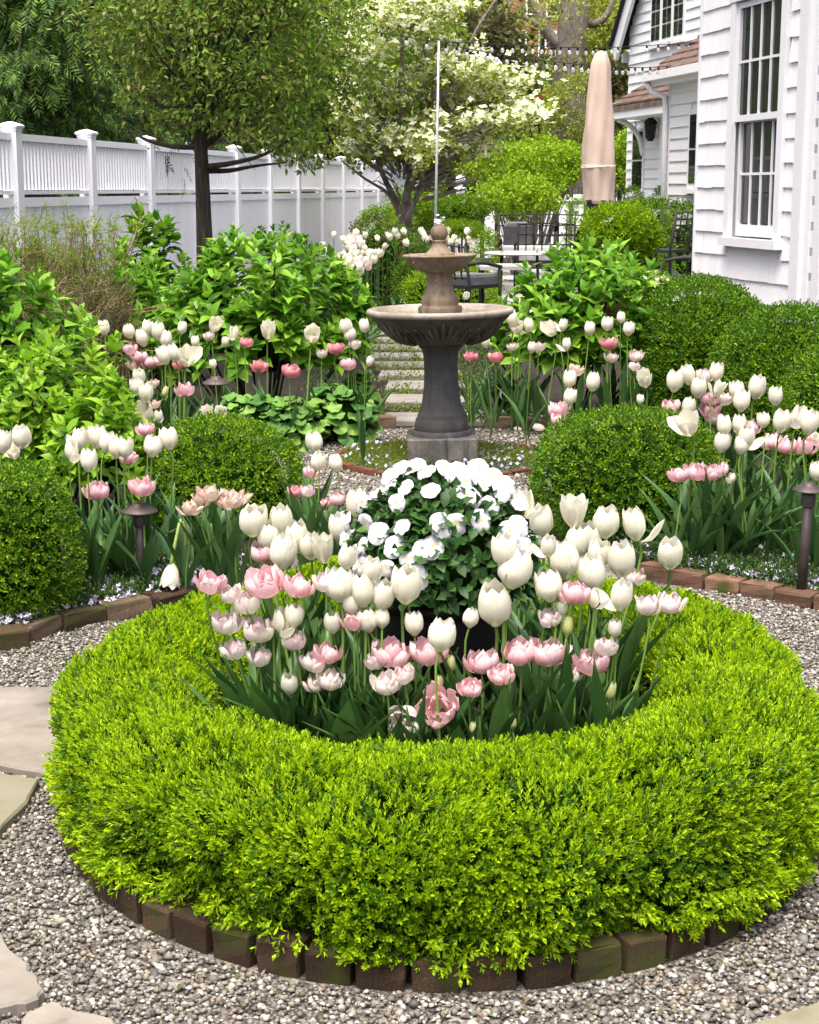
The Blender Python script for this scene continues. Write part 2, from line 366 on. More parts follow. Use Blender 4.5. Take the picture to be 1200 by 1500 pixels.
def petal_mat(name, base, tip, edge, vein, rough=0.5, trans=0.35, varied=0.0, alt=None):
    """colour along the petal comes from its own length (the mesh attribute 'along', 0 at the foot, 1 at the rim)"""
    m, nt, b = new_mat(name)
    at = nt.nodes.new('ShaderNodeAttribute'); at.attribute_name = 'along'
    ac = nt.nodes.new('ShaderNodeAttribute'); ac.attribute_name = 'across'
    r_ = ramp(nt, [base, tip, edge], [0.0, 0.35, 1.0]); nt.links.new(at.outputs['Fac'], r_.inputs[0])
    col = r_.outputs[0]
    wv = nt.nodes.new('ShaderNodeTexNoise'); wv.inputs['Scale'].default_value = 1.0; wv.inputs['Detail'].default_value = 3
    cb = nt.nodes.new('ShaderNodeCombineXYZ')
    s1 = nt.nodes.new('ShaderNodeMath'); s1.operation = 'MULTIPLY'; s1.inputs[1].default_value = 14; nt.links.new(ac.outputs['Fac'], s1.inputs[0])
    s2 = nt.nodes.new('ShaderNodeMath'); s2.operation = 'MULTIPLY'; s2.inputs[1].default_value = 1.6; nt.links.new(at.outputs['Fac'], s2.inputs[0])
    oi = nt.nodes.new('ShaderNodeObjectInfo'); s3 = nt.nodes.new('ShaderNodeMath'); s3.operation = 'MULTIPLY'; s3.inputs[1].default_value = 50; nt.links.new(oi.outputs['Random'], s3.inputs[0])
    nt.links.new(s1.outputs[0], cb.inputs[0]); nt.links.new(s2.outputs[0], cb.inputs[1]); nt.links.new(s3.outputs[0], cb.inputs[2]); nt.links.new(cb.outputs[0], wv.inputs['Vector'])
    mr = nt.nodes.new('ShaderNodeMapRange'); mr.inputs[1].default_value = 0.42; mr.inputs[2].default_value = 0.72; nt.links.new(wv.outputs[0], mr.inputs[0])
    if alt:
        col = mixc(nt, col, alt, mr.outputs[0])
    if varied:
        mv = nt.nodes.new('ShaderNodeMath'); mv.operation = 'MULTIPLY'; mv.inputs[1].default_value = varied; nt.links.new(oi.outputs['Random'], mv.inputs[0])
        col = mixc(nt, col, vein, mv.outputs[0])
    nt.links.new(col, b.inputs['Base Color']); b.inputs['Roughness'].default_value = rough; b.inputs['Specular IOR Level'].default_value = 0.3
    bump(nt, b, wv.outputs[0], 0.55, 0.004)
    t = nt.nodes.new('ShaderNodeBsdfTranslucent'); mx = nt.nodes.new('ShaderNodeMixShader'); mx.inputs[0].default_value = trans
    nt.links.new(col, t.inputs[0]); nt.links.new(b.outputs[0], mx.inputs[1]); nt.links.new(t.outputs[0], mx.inputs[2]); nt.links.new(mx.outputs[0], nt.nodes['Material Output'].inputs[0])
    return m
M['petal_white'] = petal_mat('ivory tulip petal', (0.62, 0.66, 0.36), (0.79, 0.775, 0.65), (0.83, 0.81, 0.71), (0.82, 0.78, 0.62), varied=0.6, alt=(0.76, 0.755, 0.60))
M['petal_pink'] = petal_mat('pink tulip petal', (0.72, 0.72, 0.48), (0.80, 0.44, 0.475), (0.86, 0.64, 0.645), (0.78, 0.33, 0.39), varied=0.5, alt=(0.87, 0.74, 0.72))
M['petal_pale'] = petal_mat('pale pink tulip petal', (0.62, 0.66, 0.42), (0.80, 0.70, 0.64), (0.80, 0.56, 0.58), (0.82, 0.76, 0.72), varied=0.8, alt=(0.80, 0.62, 0.62))
M['petal_faded'] = petal_mat('faded peach petal', (0.6, 0.55, 0.4), (0.74, 0.58, 0.46), (0.72, 0.48, 0.40), (0.78, 0.68, 0.56), varied=0.9, alt=(0.72, 0.5, 0.42))
M['petal_rose'] = petal_mat('rose tulip petal', (0.64, 0.46, 0.36), (0.70, 0.27, 0.31), (0.76, 0.42, 0.43), (0.64, 0.20, 0.24), varied=0.7, alt=(0.72, 0.36, 0.36))
M['petal_bud'] = petal_mat('green yellow bud', (0.25, 0.36, 0.08), (0.58, 0.62, 0.28), (0.74, 0.72, 0.42), (0.42, 0.50, 0.16), varied=0.6)
M['petal_pansy'] = petal_mat('white pansy petal', (0.78, 0.74, 0.36), (0.66, 0.66, 0.665), (0.72, 0.72, 0.73), (0.66, 0.66, 0.68), varied=0.6, trans=0.25)
M['pansy_eye'] = surf_mat('yellow pansy eye', [(0.62, 0.42, 0.03), (0.68, 0.5, 0.05)], 20, 0.6, 0)
def fountain_mat(name, cols, streak):
    m, nt, b = new_mat(name)
    a = noise(nt, 5, 8, 0.7); r1 = ramp(nt, cols, [0.32, 0.5, 0.68]); nt.links.new(a.outputs[0], r1.inputs[0])
    s = noise(nt, 9, 5, 0.7, stretch=(2.2, 2.2, 0.16)); mr = nt.nodes.new('ShaderNodeMapRange'); mr.inputs[1].default_value = 0.5; mr.inputs[2].default_value = 0.72; nt.links.new(s.outputs[0], mr.inputs[0])
    c = mixc(nt, r1.outputs[0], streak, mr.outputs[0])
    g = noise(nt, 90, 3, 0.6); c2 = mixc(nt, c, g.outputs[0], 0.35, 'OVERLAY')
    nt.links.new(c2, b.inputs['Base Color']); b.inputs['Roughness'].default_value = 0.75
    n2 = noise(nt, 70, 6, 0.7); bump(nt, b, n2.outputs[0], 0.35, 0.006)
    return m
M['stone_tan'] = fountain_mat('wet tan cast stone', [(0.085, 0.057, 0.032), (0.16, 0.117, 0.073), (0.26, 0.205, 0.145)], (0.07, 0.046, 0.022))
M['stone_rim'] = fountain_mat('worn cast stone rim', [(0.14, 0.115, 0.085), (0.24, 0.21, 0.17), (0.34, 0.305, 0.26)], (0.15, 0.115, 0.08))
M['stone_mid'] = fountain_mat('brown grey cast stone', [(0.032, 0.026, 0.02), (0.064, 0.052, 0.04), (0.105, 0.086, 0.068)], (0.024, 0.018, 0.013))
M['stone_dark'] = fountain_mat('dark grey cast stone', [(0.028, 0.0275, 0.0265), (0.05, 0.049, 0.047), (0.09, 0.087, 0.08)], (0.024, 0.023, 0.022))
M['stone_plinth'] = fountain_mat('streaked cast stone plinth', [(0.045, 0.043, 0.038), (0.09, 0.086, 0.076), (0.17, 0.16, 0.14)], (0.024, 0.02, 0.017))
def glass_mat(name, col, rough=0.04, trans=0.0, ior=1.5):
    m, nt, b = new_mat(name)
    b.inputs['Base Color'].default_value = (*col, 1); b.inputs['Roughness'].default_value = rough; b.inputs['IOR'].default_value = ior
    b.inputs['Transmission Weight'].default_value = trans
    return m
M['pane'] = glass_mat('dark window glass', (0.012, 0.014, 0.016), 0.03)
M['bulb'] = glass_mat('clear bulb glass', (0.9, 0.9, 0.88), 0.06, 0.8)
M['water'] = glass_mat('clear water', (0.45, 0.43, 0.36), 0.12, 0.85, 1.33)
M['foam'] = glass_mat('white splashing water', (0.8, 0.82, 0.84), 0.3, 0.2, 1.33)
M['lamp_lens'] = glass_mat('frosted lamp lens', (0.6, 0.58, 0.56), 0.2, 0.2)
def brickwall_mat():
    m, nt, b = new_mat('far red brick wall')
    tc = nt.nodes.new('ShaderNodeTexCoord'); bt = nt.nodes.new('ShaderNodeTexBrick')
    mp = nt.nodes.new('ShaderNodeMapping'); mp.inputs['Rotation'].default_value = (R(90), 0, 0); nt.links.new(tc.outputs['Object'], mp.inputs[0]); nt.links.new(mp.outputs[0], bt.inputs['Vector'])
    bt.inputs['Color1'].default_value = (0.30, 0.085, 0.05, 1); bt.inputs['Color2'].default_value = (0.20, 0.06, 0.04, 1); bt.inputs['Mortar'].default_value = (0.34, 0.28, 0.24, 1)
    bt.inputs['Scale'].default_value = 2.2; bt.inputs['Mortar Size'].default_value = 0.015
    nz = noise(nt, 3, 4); c = mixc(nt, bt.outputs[0], nz.outputs[0], 0.4, 'OVERLAY'); nt.links.new(c, b.inputs['Base Color']); b.inputs['Roughness'].default_value = 0.9
    return m
M['brickwall'] = brickwall_mat()
M['awning_green'] = surf_mat('dark green awning', [(0.01, 0.07, 0.04), (0.02, 0.10, 0.06)], 5, 0.7, 0)

# ------------------------------------------------------------------ leaf templates (leaf grows along +Y, upper side +Z, length 1)
def leaf2(w=0.55, fold=0.10):
    return np.array([(0, 0, 0), (-w / 2, .55, fold), (0, 1, 0), (w / 2, .55, fold)], float), np.array([(0, 2, 1), (0, 3, 2)])
def leaf6(w=0.5, fold=0.10, bend=-0.15):
    V = np.array([(0, 0, 0), (-w * .42, .28, fold * .8), (-w * .45, .62, fold * .8 + bend * .3), (0, 1, bend), (w * .45, .62, fold * .8 + bend * .3), (w * .42, .28, fold * .8), (0, .45, bend * .1)], float)
    return V, np.array([(0, 6, 1), (1, 6, 2), (2, 6, 3), (3, 6, 4), (4, 6, 5), (5, 6, 0)])
def leaf_big(w=0.55, bend=-0.3, fold=0.10, wave=0.03, rows=6, seed=0):
    r_ = np.random.default_rng(seed); V = []; F = []
    for i in range(rows):
        v = i / (rows - 1); hw = w / 2 * (math.sin(PI * min(1, v * 0.92 + 0.06)) ** 0.75) * (1.0 if v < .6 else 1 - ((v - .6) / .4) ** 1.6)
        z = bend * v * v
        for s in (-1, 0, 1):
            V.append((s * hw, v, z + abs(s) * fold * hw / (w / 2) + (wave * r_.uniform(-1, 1) if s else 0)))
    for i in range(rows - 1):
        for j in range(2):
            a = i * 3 + j; F.append((a, a + 1, a + 4, a + 3))
    F = np.array(F); return np.array(V), np.vstack([F[:, [0, 1, 2]], F[:, [0, 2, 3]]])
def lobed_leaf(n=7, seed=0):
    r_ = np.random.default_rng(seed); V = [(0, .05, 0)]; m = n * 4
    for i in range(m):
        a = -PI * .90 + 1.8 * PI * i / (m - 1); k = 0.40 + 0.12 * abs(math.cos(a * n / 3.6)) + r_.uniform(-.02, .02)
        V.append((math.sin(a) * k, .45 + math.cos(a) * k, 0.10 * math.cos(a * n / 1.8) + .12 * k))
    F = [(0, i + 1, i) for i in range(1, m)]
    return np.array(V), np.array(F)
def join(parts):
    V = []; F = []; n = 0
    for v, f in parts: V.append(v); F.append(f + n); n += len(v)
    return np.vstack(V), np.vstack(F)
def place(T, F, pos, y, z, s):
    return scatter(T, F, np.array([pos], float), np.array([y], float), np.array([z], float), s)
def box_sprig(pairs=4, seed=0, spread=0.78, w=0.44):    # length about 1: opposite pairs and a tip pair
    r_ = np.random.default_rng(seed); out = []; T, F = leaf2(w)
    for i in range(pairs):
        h = 0.12 + 0.62 * i / pairs; rot = (i % 2) * PI / 2 + r_.uniform(-.3, .3); tilt = 0.55 + 0.55 * i / pairs
        for s in (0, PI):
            a = rot + s; out.append(place(T, F, (0, h, 0), (math.cos(a) * spread, tilt, math.sin(a) * spread), (-math.cos(a) * .5, 1, -math.sin(a) * .5), r_.uniform(.34, .46)))
    for s in (0, PI):
        out.append(place(T, F, (0, .72, 0), (math.cos(s) * .35, 1, math.sin(s) * .35), (-math.cos(s), .5, -math.sin(s)), .34))
    return join(out)
SPRIGS = [box_sprig(3, i) for i in range(4)]
SPRIG_UP = [box_sprig(3, 30 + i, .55, .36) for i in range(4)]
SPRIG_S = [box_sprig(2, 10 + i) for i in range(3)]
def conifer_spray(seed=0):
    r_ = np.random.default_rng(seed); out = []; T, F = leaf2(0.22, .03)
    for i in range(5):
        for s in (-1, 1):
            out.append(place(T, F, (0, .1 + .16 * i, -.06 * i * i * .12), (s * .75, .75, -.12 * r_.uniform(.3, 1.8)), (0, .1, 1), .44 * (1 - .1 * i)))
    out.append(place(T, F, (0, .7, -.1), (0, 1, -.3), (0, 0, 1), .4))
    return join(out)
CONIFER = [conifer_spray(i) for i in range(3)]
def cluster(n, seed, w=.55, L=.5, flat=0.0):            # loose bunch of leaves round a point
    r_ = np.random.default_rng(seed); out = []; T, F = leaf2(w)
    for i in range(n):
        d = norm(r_.normal(size=3)); d[2] *= 1 - flat
        out.append(place(T, F, d * .25 * r_.uniform(0, 1.6), norm(d + r_.normal(size=3) * .4), norm(r_.normal(size=3) + (0, 0, 1.2)), L * r_.uniform(.7, 1.2)))
    return join(out)
CLUST = [cluster(5, i, .62, .58) for i in range(4)]
def bract4(seed):
    r_ = np.random.default_rng(seed); out = []; T, F = leaf2(.8, .06)
    for i in range(4):
        a = i * PI / 2 + r_.uniform(-.1, .1); out.append(place(T, F, (0, 0, 0), (math.cos(a), math.sin(a), .15), (0, 0, 1), .55))
    return join(out)
BRACT = [bract4(i) for i in range(3)]

def multi(tpls, P, Y, Z, s):                            # spread points over several templates
    a = Acc(); k = rng.integers(0, len(tpls), len(P)); s = np.broadcast_to(s, (len(P),))
    for i, (T, F) in enumerate(tpls):
        m = k == i
        if m.any(): a.add(*scatter(T, F, P[m], Y[m], Z[m], s[m]))
    return a

def blob_surface(n, c, r, seed, lump_f=5.0, lump_a=0.09, zmin=-0.75, flat_top=0.0, power=2.0):
    D = rnd(int(n * 1.4)); D = D[D[:, 2] > zmin][:n]
    k = (np.abs(D) ** power).sum(1) ** (-1.0 / power)   # rounded-box-like when power > 2
    Q = D * k[:, None]
    P = Q * np.array(r)
    P *= (1 + lump_a * lumps(P / max(r), lump_f, seed))[:, None]
    N = norm(D / np.array(r))
    return P + np.array(c), N
def core_mesh(c, r, seed, lump_f, lump_a, k=0.88, power=2.0):
    a = Acc(); prof = [(math.sin(t), math.cos(t)) for t in np.linspace(0.001, PI - .001, 14)]
    V, F = lathe(prof, 24); D = norm(V); V = D * ((np.abs(D) ** power).sum(1) ** (-1.0 / power))[:, None] * np.array(r)
    V *= (k * (1 + lump_a * lumps(V / max(r), lump_f, seed)))[:, None]
    V += np.array(c); V[:, 2] = np.maximum(V[:, 2], 0.02); a.add(V, F); return a
def box_ball(name, label, cat, c, r, n, mat, seed, sprig=0.05, tpl=None, lump_f=5.0, lump_a=0.08, power=2.0, fresh=None, group=None, zmin=-0.8):
    """clipped shrub: a mass of joined sprigs round a dense dark heart of twigs, on short stems"""
    t = thing(name, label, cat, (c[0], c[1], 0), group=group); c0 = np.array((0, 0, c[2]))
    if tpl is None: tpl, sprig = SPRIG_S, sprig * (1.12 if c[1] > 8 else 1.0)
    P, N = blob_surface(n if c[1] < 12 else int(n * .85), c0, r, seed, lump_f, lump_a, zmin, power=power)
    m = (P[:, 2] > 0.03) & (N[:, 1] < .62); P, N = P[m], N[m]
    P = P - N * rng.uniform(0.1, 1.0, len(P))[:, None] * sprig * .8
    Y = norm(N + np.array((0, 0, .35)) + rng.normal(size=P.shape) * .45)
    if fresh:
        sel = rng.random(len(P)) < fresh[1]
        multi(tpl or SPRIGS, P[sel], Y[sel], rnd(sel.sum()), sprig * rng.uniform(.8, 1.25, sel.sum())).put('fresh_foliage', fresh[0], t, kind='stuff')
        P, Y = P[~sel], Y[~sel]
    multi(tpl or SPRIGS, P, Y, rnd(len(P)), sprig * rng.uniform(.7, 1.2, len(P))).put('foliage', mat, t, kind='stuff')
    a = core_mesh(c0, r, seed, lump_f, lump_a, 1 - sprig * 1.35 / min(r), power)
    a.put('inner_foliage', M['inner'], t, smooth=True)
    a = Acc()
    for i in range(3):
        q = i * 2.1; a.tube([(math.cos(q) * .03, math.sin(q) * .03, -.02), (math.cos(q) * .05, math.sin(q) * .05, max(.08, c[2] * .8))], .012, 5)
    a.put('stem', M['twig'], t)
    return t

# ================================================================== SETTING: ground, gravel, beds
RING = np.array((0.078, 3.96)); R_IN, R_OUT, R_BRICK = 0.575, 0.925, 0.900; RK = 1.18   # the ring is a little longer than wide
FT = np.array((at_d(648, 660, 9.0)[0], 9.0))            # fountain centre
def big_sheet(name, z, x0, x1, y0, y1, mat):
    return put(name, mesh_of(name, [(x0, y0, z), (x1, y0, z), (x1, y1, z), (x0, y1, z)], [(0, 1, 2, 3)], mat), kind='structure')
big_sheet('ground', 0.0, -150, 150, -40, 260, M['soil'])
xy = lambda l, z=0.0: np.array([at_z(a, b, z)[:2] for a, b in l])
# gravel: one sheet round the ring bed that runs on to the fountain
edge_l = xy([(0, 952), (60, 932), (130, 915), (230, 896), (330, 872)])
edge_r = xy([(940, 846), (1020, 860), (1110, 876), (1200, 893)])
gp = np.vstack([[(-2.6, 1.2)], [(-2.6, 4.6)], [(-1.75, 5.05)], edge_l, [(-0.35, 7.9)], [FT + np.array((-1.26 * math.sin(a), 1.26 * math.cos(a))) for a in np.linspace(R(125), R(-125), 22)], [(0.55, 7.85)], edge_r, [(1.95, 5.35)], [(2.9, 4.6)], [(2.9, 1.2)]])
gravel = put('gravel_path', mesh_of('gravel_path', *sheet(gp, 0.004), M['gravel']), kind='structure')
def fill_sheet(poly, z):                                # non-convex outline: let Blender triangulate it
    import mathutils.geometry as mg
    t = mg.tessellate_polygon([[Vector((p[0], p[1], 0)) for p in poly]])
    return np.c_[np.asarray(poly)[:, :2], np.full(len(poly), z)], np.array(t)
gravel.data = mesh_of('gravel_path', *fill_sheet(gp, 0.004), M['gravel'])

def pebble_tpl(seed):
    r_ = np.random.default_rng(seed); g = (1 + 5 ** .5) / 2
    V = norm(np.array([(-1, g, 0), (1, g, 0), (-1, -g, 0), (1, -g, 0), (0, -1, g), (0, 1, g), (0, -1, -g), (0, 1, -g), (g, 0, -1), (g, 0, 1), (-g, 0, -1), (-g, 0, 1)], float))
    F = np.array([(0, 11, 5), (0, 5, 1), (0, 1, 7), (0, 7, 10), (0, 10, 11), (1, 5, 9), (5, 11, 4), (11, 10, 2), (10, 7, 6), (7, 1, 8), (3, 9, 4), (3, 4, 2), (3, 2, 6), (3, 6, 8), (3, 8, 9), (4, 9, 5), (2, 4, 11), (6, 2, 10), (8, 6, 7), (9, 8, 1)])
    V *= r_.uniform(.78, 1.18, (12, 1)); return V * np.array((r_.uniform(.42, .62), r_.uniform(.38, .5), r_.uniform(.24, .36))), F
PEB = [pebble_tpl(i) for i in range(8)]
def pebble_low(seed, n=5):
    r_ = np.random.default_rng(seed + 40); a = np.linspace(0, 2 * PI, n, endpoint=False) + r_.uniform(-.25, .25, n)
    V = np.vstack([np.c_[np.cos(a), np.sin(a), r_.uniform(-.25, .25, n)] * r_.uniform(.8, 1.1, (n, 1)), [[r_.uniform(-.2, .2), r_.uniform(-.2, .2), 1], [0, 0, -1]]]) * np.array((r_.uniform(.46, .64), r_.uniform(.40, .52), r_.uniform(.26, .38)))
    return V, np.array([(i, (i + 1) % n, n) for i in range(n)] + [((i + 1) % n, i, n + 1) for i in range(n)])
PEB6 = [pebble_low(i) for i in range(10)]; PEB4 = [pebble_low(i, 4) for i in range(6)]
def pebbles(n, region, keep, size, z=0.004, tpl=None):
    P = np.c_[rng.uniform(region[0], region[1], n), rng.uniform(region[2], region[3], n)]
    P = P[keep(P)]
    P3 = np.c_[P, z + rng.uniform(0.0, .008, len(P))]
    Z = norm(rng.normal(size=P3.shape) * .35 + (0, 0, 1))
    return multi(tpl or PEB6, P3, rnd(len(P3)) * (1, 1, .2), Z, size * rng.lognormal(0, .28, len(P3)))
# flagstones laid in the gravel: each outline as it lies
FLAGS = [([(-90, 1015), (0, 1006), (92, 1004), (110, 1020), (100, 1075), (72, 1132), (0, 1119), (-90, 1110)], 'flag'),
         ([(-90, 1122), (0, 1131), (60, 1140), (38, 1172), (0, 1216), (-90, 1290)], 'flag_yellow'),
         ([(-120, 1330), (-20, 1350), (0, 1366), (40, 1412), (68, 1450), (50, 1462), (0, 1474), (-120, 1490)], 'flag'),
         ([(18, 1512), (40, 1482), (75, 1466), (112, 1477), (165, 1492), (215, 1530), (60, 1600), (0, 1560)], 'flag'),
         ([(1080, 1506), (1130, 1488), (1206, 1461), (1300, 1440), (1320, 1560), (1120, 1570)], 'flag_yellow')]
flag_polys = []
for px, mt in FLAGS:
    P = xy(px, 0.03); flag_polys.append(P)
    P2 = []
    for i in range(len(P)):                             # chipped, slightly wavering edges
        a, b = P[i], P[(i + 1) % len(P)]; d = b - a; nrm = np.array((-d[1], d[0])) / max(np.linalg.norm(d), 1e-6)
        for f in (0, .25, .5, .75): P2.append(a + d * f + nrm * rng.uniform(-.006, .006))
    put('flagstone', mesh_of('flagstone', *prism(P2, 0.002, 0.03, 0.006), M[mt]), gravel)
def clear_of_flags(P):
    m = np.ones(len(P), bool)
    for q in flag_polys: m &= ~inpoly(P, q)
    return m
def near_keep(P):
    d = np.hypot(P[:, 0] - RING[0], (P[:, 1] - RING[1]) / RK)
    front = (P[:, 1] < RING[1] + .2) & (np.abs(P[:, 0]) < 0.26 * P[:, 1] + .10)
    side = (P[:, 1] >= RING[1] + .2) & (np.abs(P[:, 0]) > .45) & (np.abs(P[:, 0]) < 0.27 * P[:, 1] + .1)
    hid = (d > R_BRICK + .05)
    return hid & (front | side) & clear_of_flags(P) & inpoly(P, gp)
g1 = pebbles(125000, (-1.7, 1.7, 2.55, 6.0), near_keep, 0.0122)
put('gravel', g1.mesh('gravel', M['pebble'], True), kind='stuff')
LP_ = np.c_[rng.uniform(-1.6, 1.6, 700), rng.uniform(2.6, 6.0, 700)]; LP_ = LP_[near_keep(LP_)][:150]
multi([leaf2(.45, .12), leaf2(.6, .2)], np.c_[LP_, np.full(len(LP_), .016)], norm(rng.normal(size=(len(LP_), 3)) * (1, 1, .15)), norm(rng.normal(size=(len(LP_), 3)) * .4 + (0, 0, 1)), rng.uniform(.008, .022, len(LP_))).put('leaf_litter', leaf_mat('dry leaf scrap', [(.05, .03, .015), (.16, .11, .05), (.06, .10, .02)], .1, .8), kind='stuff')
def far_keep(P):
    d = np.hypot(P[:, 0] - FT[0], P[:, 1] - FT[1]); return (d < 1.22) & (d > .5)
put('fountain_gravel', pebbles(11000, (FT[0] - 1.3, FT[0] + 1.3, 7.7, 10.4), far_keep, 0.02, tpl=PEB4).mesh('fountain_gravel', M['pebble'], True), kind='stuff')

# planting beds: dark mulch raised a little
def bed(poly, z):
    return put('flower_bed', mesh_of('flower_bed', *[np.asarray(x) for x in fill_prism(poly, z)], M['soil']), kind='structure')
def fill_prism(poly, z):
    import mathutils.geometry as mg
    P = np.asarray(poly)[:, :2]; n = len(P)
    t = mg.tessellate_polygon([[Vector((p[0], p[1], 0)) for p in P]])
    V = np.vstack([np.c_[P, np.full(n, z)], np.c_[P, np.full(n, -.02)]])
    F = [tuple(x) for x in t] + [q for i in range(n) for q in ((i, i + n, (i + 1) % n), ((i + 1) % n, i + n, (i + 1) % n + n))]
    return V, np.array(F)
a_ = np.linspace(0, 2 * PI, 49)[:-1]
bed(np.c_[RING[0] + .87 * np.cos(a_), RING[1] + .87 * RK * np.sin(a_)], 0.05)
arcL = [FT + 1.34 * np.array((-math.sin(a), math.cos(a))) for a in np.linspace(R(122), R(33), 12)]
arcR = [FT + 1.34 * np.array((-math.sin(a), math.cos(a))) for a in np.linspace(R(-13), R(-122), 14)]
bed(np.vstack([[(-4, 5.3)], edge_l + (-.03, .07), [(-0.42, 7.9)], arcL, xy([(557, 600), (545, 540), (515, 480)]), [(-1.2, 22)], [(-6, 22)]]), 0.045)
bed(np.vstack([edge_r[::-1] + (0, .07), [(0.62, 7.85)], arcR[::-1], xy([(690, 600)]), [(0.4, 17)], [(0.6, 19.0)], [(4.4, 19.0)], [(4.4, 5.9)]]), 0.045)

# ------------------------------------------------------------------ brick edgings: each brick a part
def rough_brick(seed, soft=.09):
    r_ = np.random.default_rng(seed); V = []
    P = [(-1 + soft * r_.uniform(.3, 1), -1), (1 - soft * r_.uniform(.3, 1), -1), (1, -1 + soft), (1, 1 - soft), (1 - soft, 1), (-1 + soft, 1), (-1, 1 - soft), (-1, -1 + soft)]
    P = np.array(P) * .5; n = len(P)
    rings = []
    for z, k in ((-.5, .97), (-.05, 1.0), (.40, .985), (.5, .92)):
        rings.append(np.c_[P * k + r_.uniform(-.03, .03, P.shape), np.full(n, z) + r_.uniform(-.045, .045, n)])
    V = np.vstack(rings + [[(0, 0, .51)]]); F = []
    for q in range(3):
        for i in range(n):
            j = (i + 1) % n; F += [(q * n + i, q * n + j, (q + 1) * n + j), (q * n + i, (q + 1) * n + j, (q + 1) * n + i)]
    for i in range(n): F.append((3 * n + i, 3 * n + (i + 1) % n, 4 * n))
    return V, np.array(F)
BRK = [rough_brick(i) for i in range(6)]
brick_mesh = {}
def bricks(root, path, w, depth, h, mats, z0=0.0, gap=.008, sink=None):
    """lay bricks end to end along a polyline (world xy), each its own object under the edging; outward side on the right of the path"""
    P = np.asarray(path, float); seg = np.linalg.norm(np.diff(P, axis=0), axis=1); s = np.r_[0, np.cumsum(seg)]
    n = max(1, int(round(s[-1] / w)))
    o0 = Vector(root.location)
    for i in range(n):
        m = (i + .5) / n * s[-1]; k = min(len(seg) - 1, np.searchsorted(s, m, side='right') - 1); f = (m - s[k]) / seg[k]
        c = P[k] + (P[k + 1] - P[k]) * f; d = P[min(k + 1, len(P) - 1)] - P[k]
        mt = mats[int(rng.integers(len(mats)))]; v = int(rng.integers(len(BRK)))
        if (v, mt) not in brick_mesh: brick_mesh[(v, mt)] = mesh_of('brick', *BRK[v], M[mt])
        L = s[-1] / n - gap
        put('brick', brick_mesh[(v, mt)], root, (c[0] - o0.x, c[1] - o0.y, z0 + h / 2 + rng.uniform(-.006, .004)), (rng.uniform(-.04, .04), rng.uniform(-.03, .03), math.atan2(d[1], d[0]) + rng.uniform(-.05, .05)), (L * rng.uniform(.95, 1.0), depth * rng.uniform(.94, 1.04), h))
t = thing('brick_edging', 'ring of old brown bricks round the foot of the clipped box ring', 'brick edging', (RING[0], RING[1], 0))
a_ = np.linspace(0, 2 * PI, 121)
bricks(t, np.c_[RING[0] + R_BRICK * np.cos(a_), RING[1] + R_BRICK * RK * np.sin(a_)], .102, .09, .072, ['brick_brown'], 0.0, .005)
t = thing('brick_edging', 'mossy tan brick edging curving below the left flower bed', 'brick edging', (-1.2, 5.4, 0), group=None)
bricks(t, curve(np.vstack([[(-2.1, 4.85)], edge_l]), 60), .185, .10, .066, ['brick_tan', 'brick_tan', 'brick_brown'])
t = thing('brick_edging', 'reddish brick edging curving below the right flower bed', 'brick edging', (1.2, 5.9, 0))
bricks(t, curve(np.vstack([edge_r, [(2.2, 5.2)]]), 60), .155, .10, .062, ['brick_red'])
t = thing('brick_edging', 'dark mossy brick kerb behind the fountain in front of the lobed leaves', 'brick edging', (FT[0], FT[1] + 1.3, 0))
bricks(t, [FT + 1.30 * np.array((-math.sin(a), math.cos(a))) for a in np.linspace(R(70), R(12), 24)], .21, .10, .085, ['brick_tan', 'brick_brown'])
t = thing('brick_edging', 'tan brick kerb to the right of the fountain below the tulips', 'brick edging', (FT[0] + .6, FT[1] + 1.2, 0))
bricks(t, [FT + 1.30 * np.array((-math.sin(a), math.cos(a))) for a in np.linspace(R(-13), R(-85), 24)], .21, .10, .085, ['brick_tan'])
t = thing('clay_edging', 'low red clay edging ring round the mossy circle under the fountain', 'edging', (FT[0], FT[1], 0))
bricks(t, [FT + .60 * np.array((math.cos(a), math.sin(a))) for a in np.linspace(0, 2 * PI, 90)], .19, .045, .035, ['terracotta'], gap=.004)

# ------------------------------------------------------------------ moss circle, creeping cover along the beds
def cover(name, pts, mat, size, tpl, flower=None, z=.02):
    P = np.c_[pts, np.full(len(pts), z) + rng.uniform(0, .02, len(pts))]
    Y = norm(rng.normal(size=P.shape) * .7 + (0, 0, .9))
    o = multi(tpl, P, Y, rnd(len(P)), size * rng.uniform(.6, 1.3, len(P))).put(name, mat, kind='stuff')
    if flower is not None and len(flower):
        Q = np.c_[flower, np.full(len(flower), z + .02) + rng.uniform(0, .025, len(flower))]
        multi(BRACT, Q, norm(rng.normal(size=Q.shape) + (0, 0, .2)), norm(rng.normal(size=Q.shape) * .5 + (0, -.5, 1)), .022 * rng.uniform(.7, 1.3, len(Q))).put(name + '_flowers', M['violet'], kind='stuff')
n = 6500; a = rng.uniform(0, 2 * PI, n); r_ = .57 * np.sqrt(rng.random(n)); P = np.c_[FT[0] + r_ * np.cos(a), FT[1] + r_ * np.sin(a)]
sel = lumps(np.c_[P * 6, P[:, :1] * 0], 1.0, 3) + .55 * np.sign(P[:, 1] - FT[1] + .2) > -.55
cover('moss', P[sel], M['moss'], .03, SPRIG_S, z=.012)
Q = P[~sel][:2200]
cover('creeping_thyme', Q, M['cover'], .022, SPRIG_S, P[rng.random(len(P)) < .03], z=.012)
def along(path, width, n, side):
    C = curve(path, 200); i = rng.integers(0, 199, n); d = norm(C[i + 1] - C[i]); nr = np.c_[-d[:, 1], d[:, 0]] * side
    return C[i] + nr * (rng.random(n) ** 1.3 * width)[:, None]
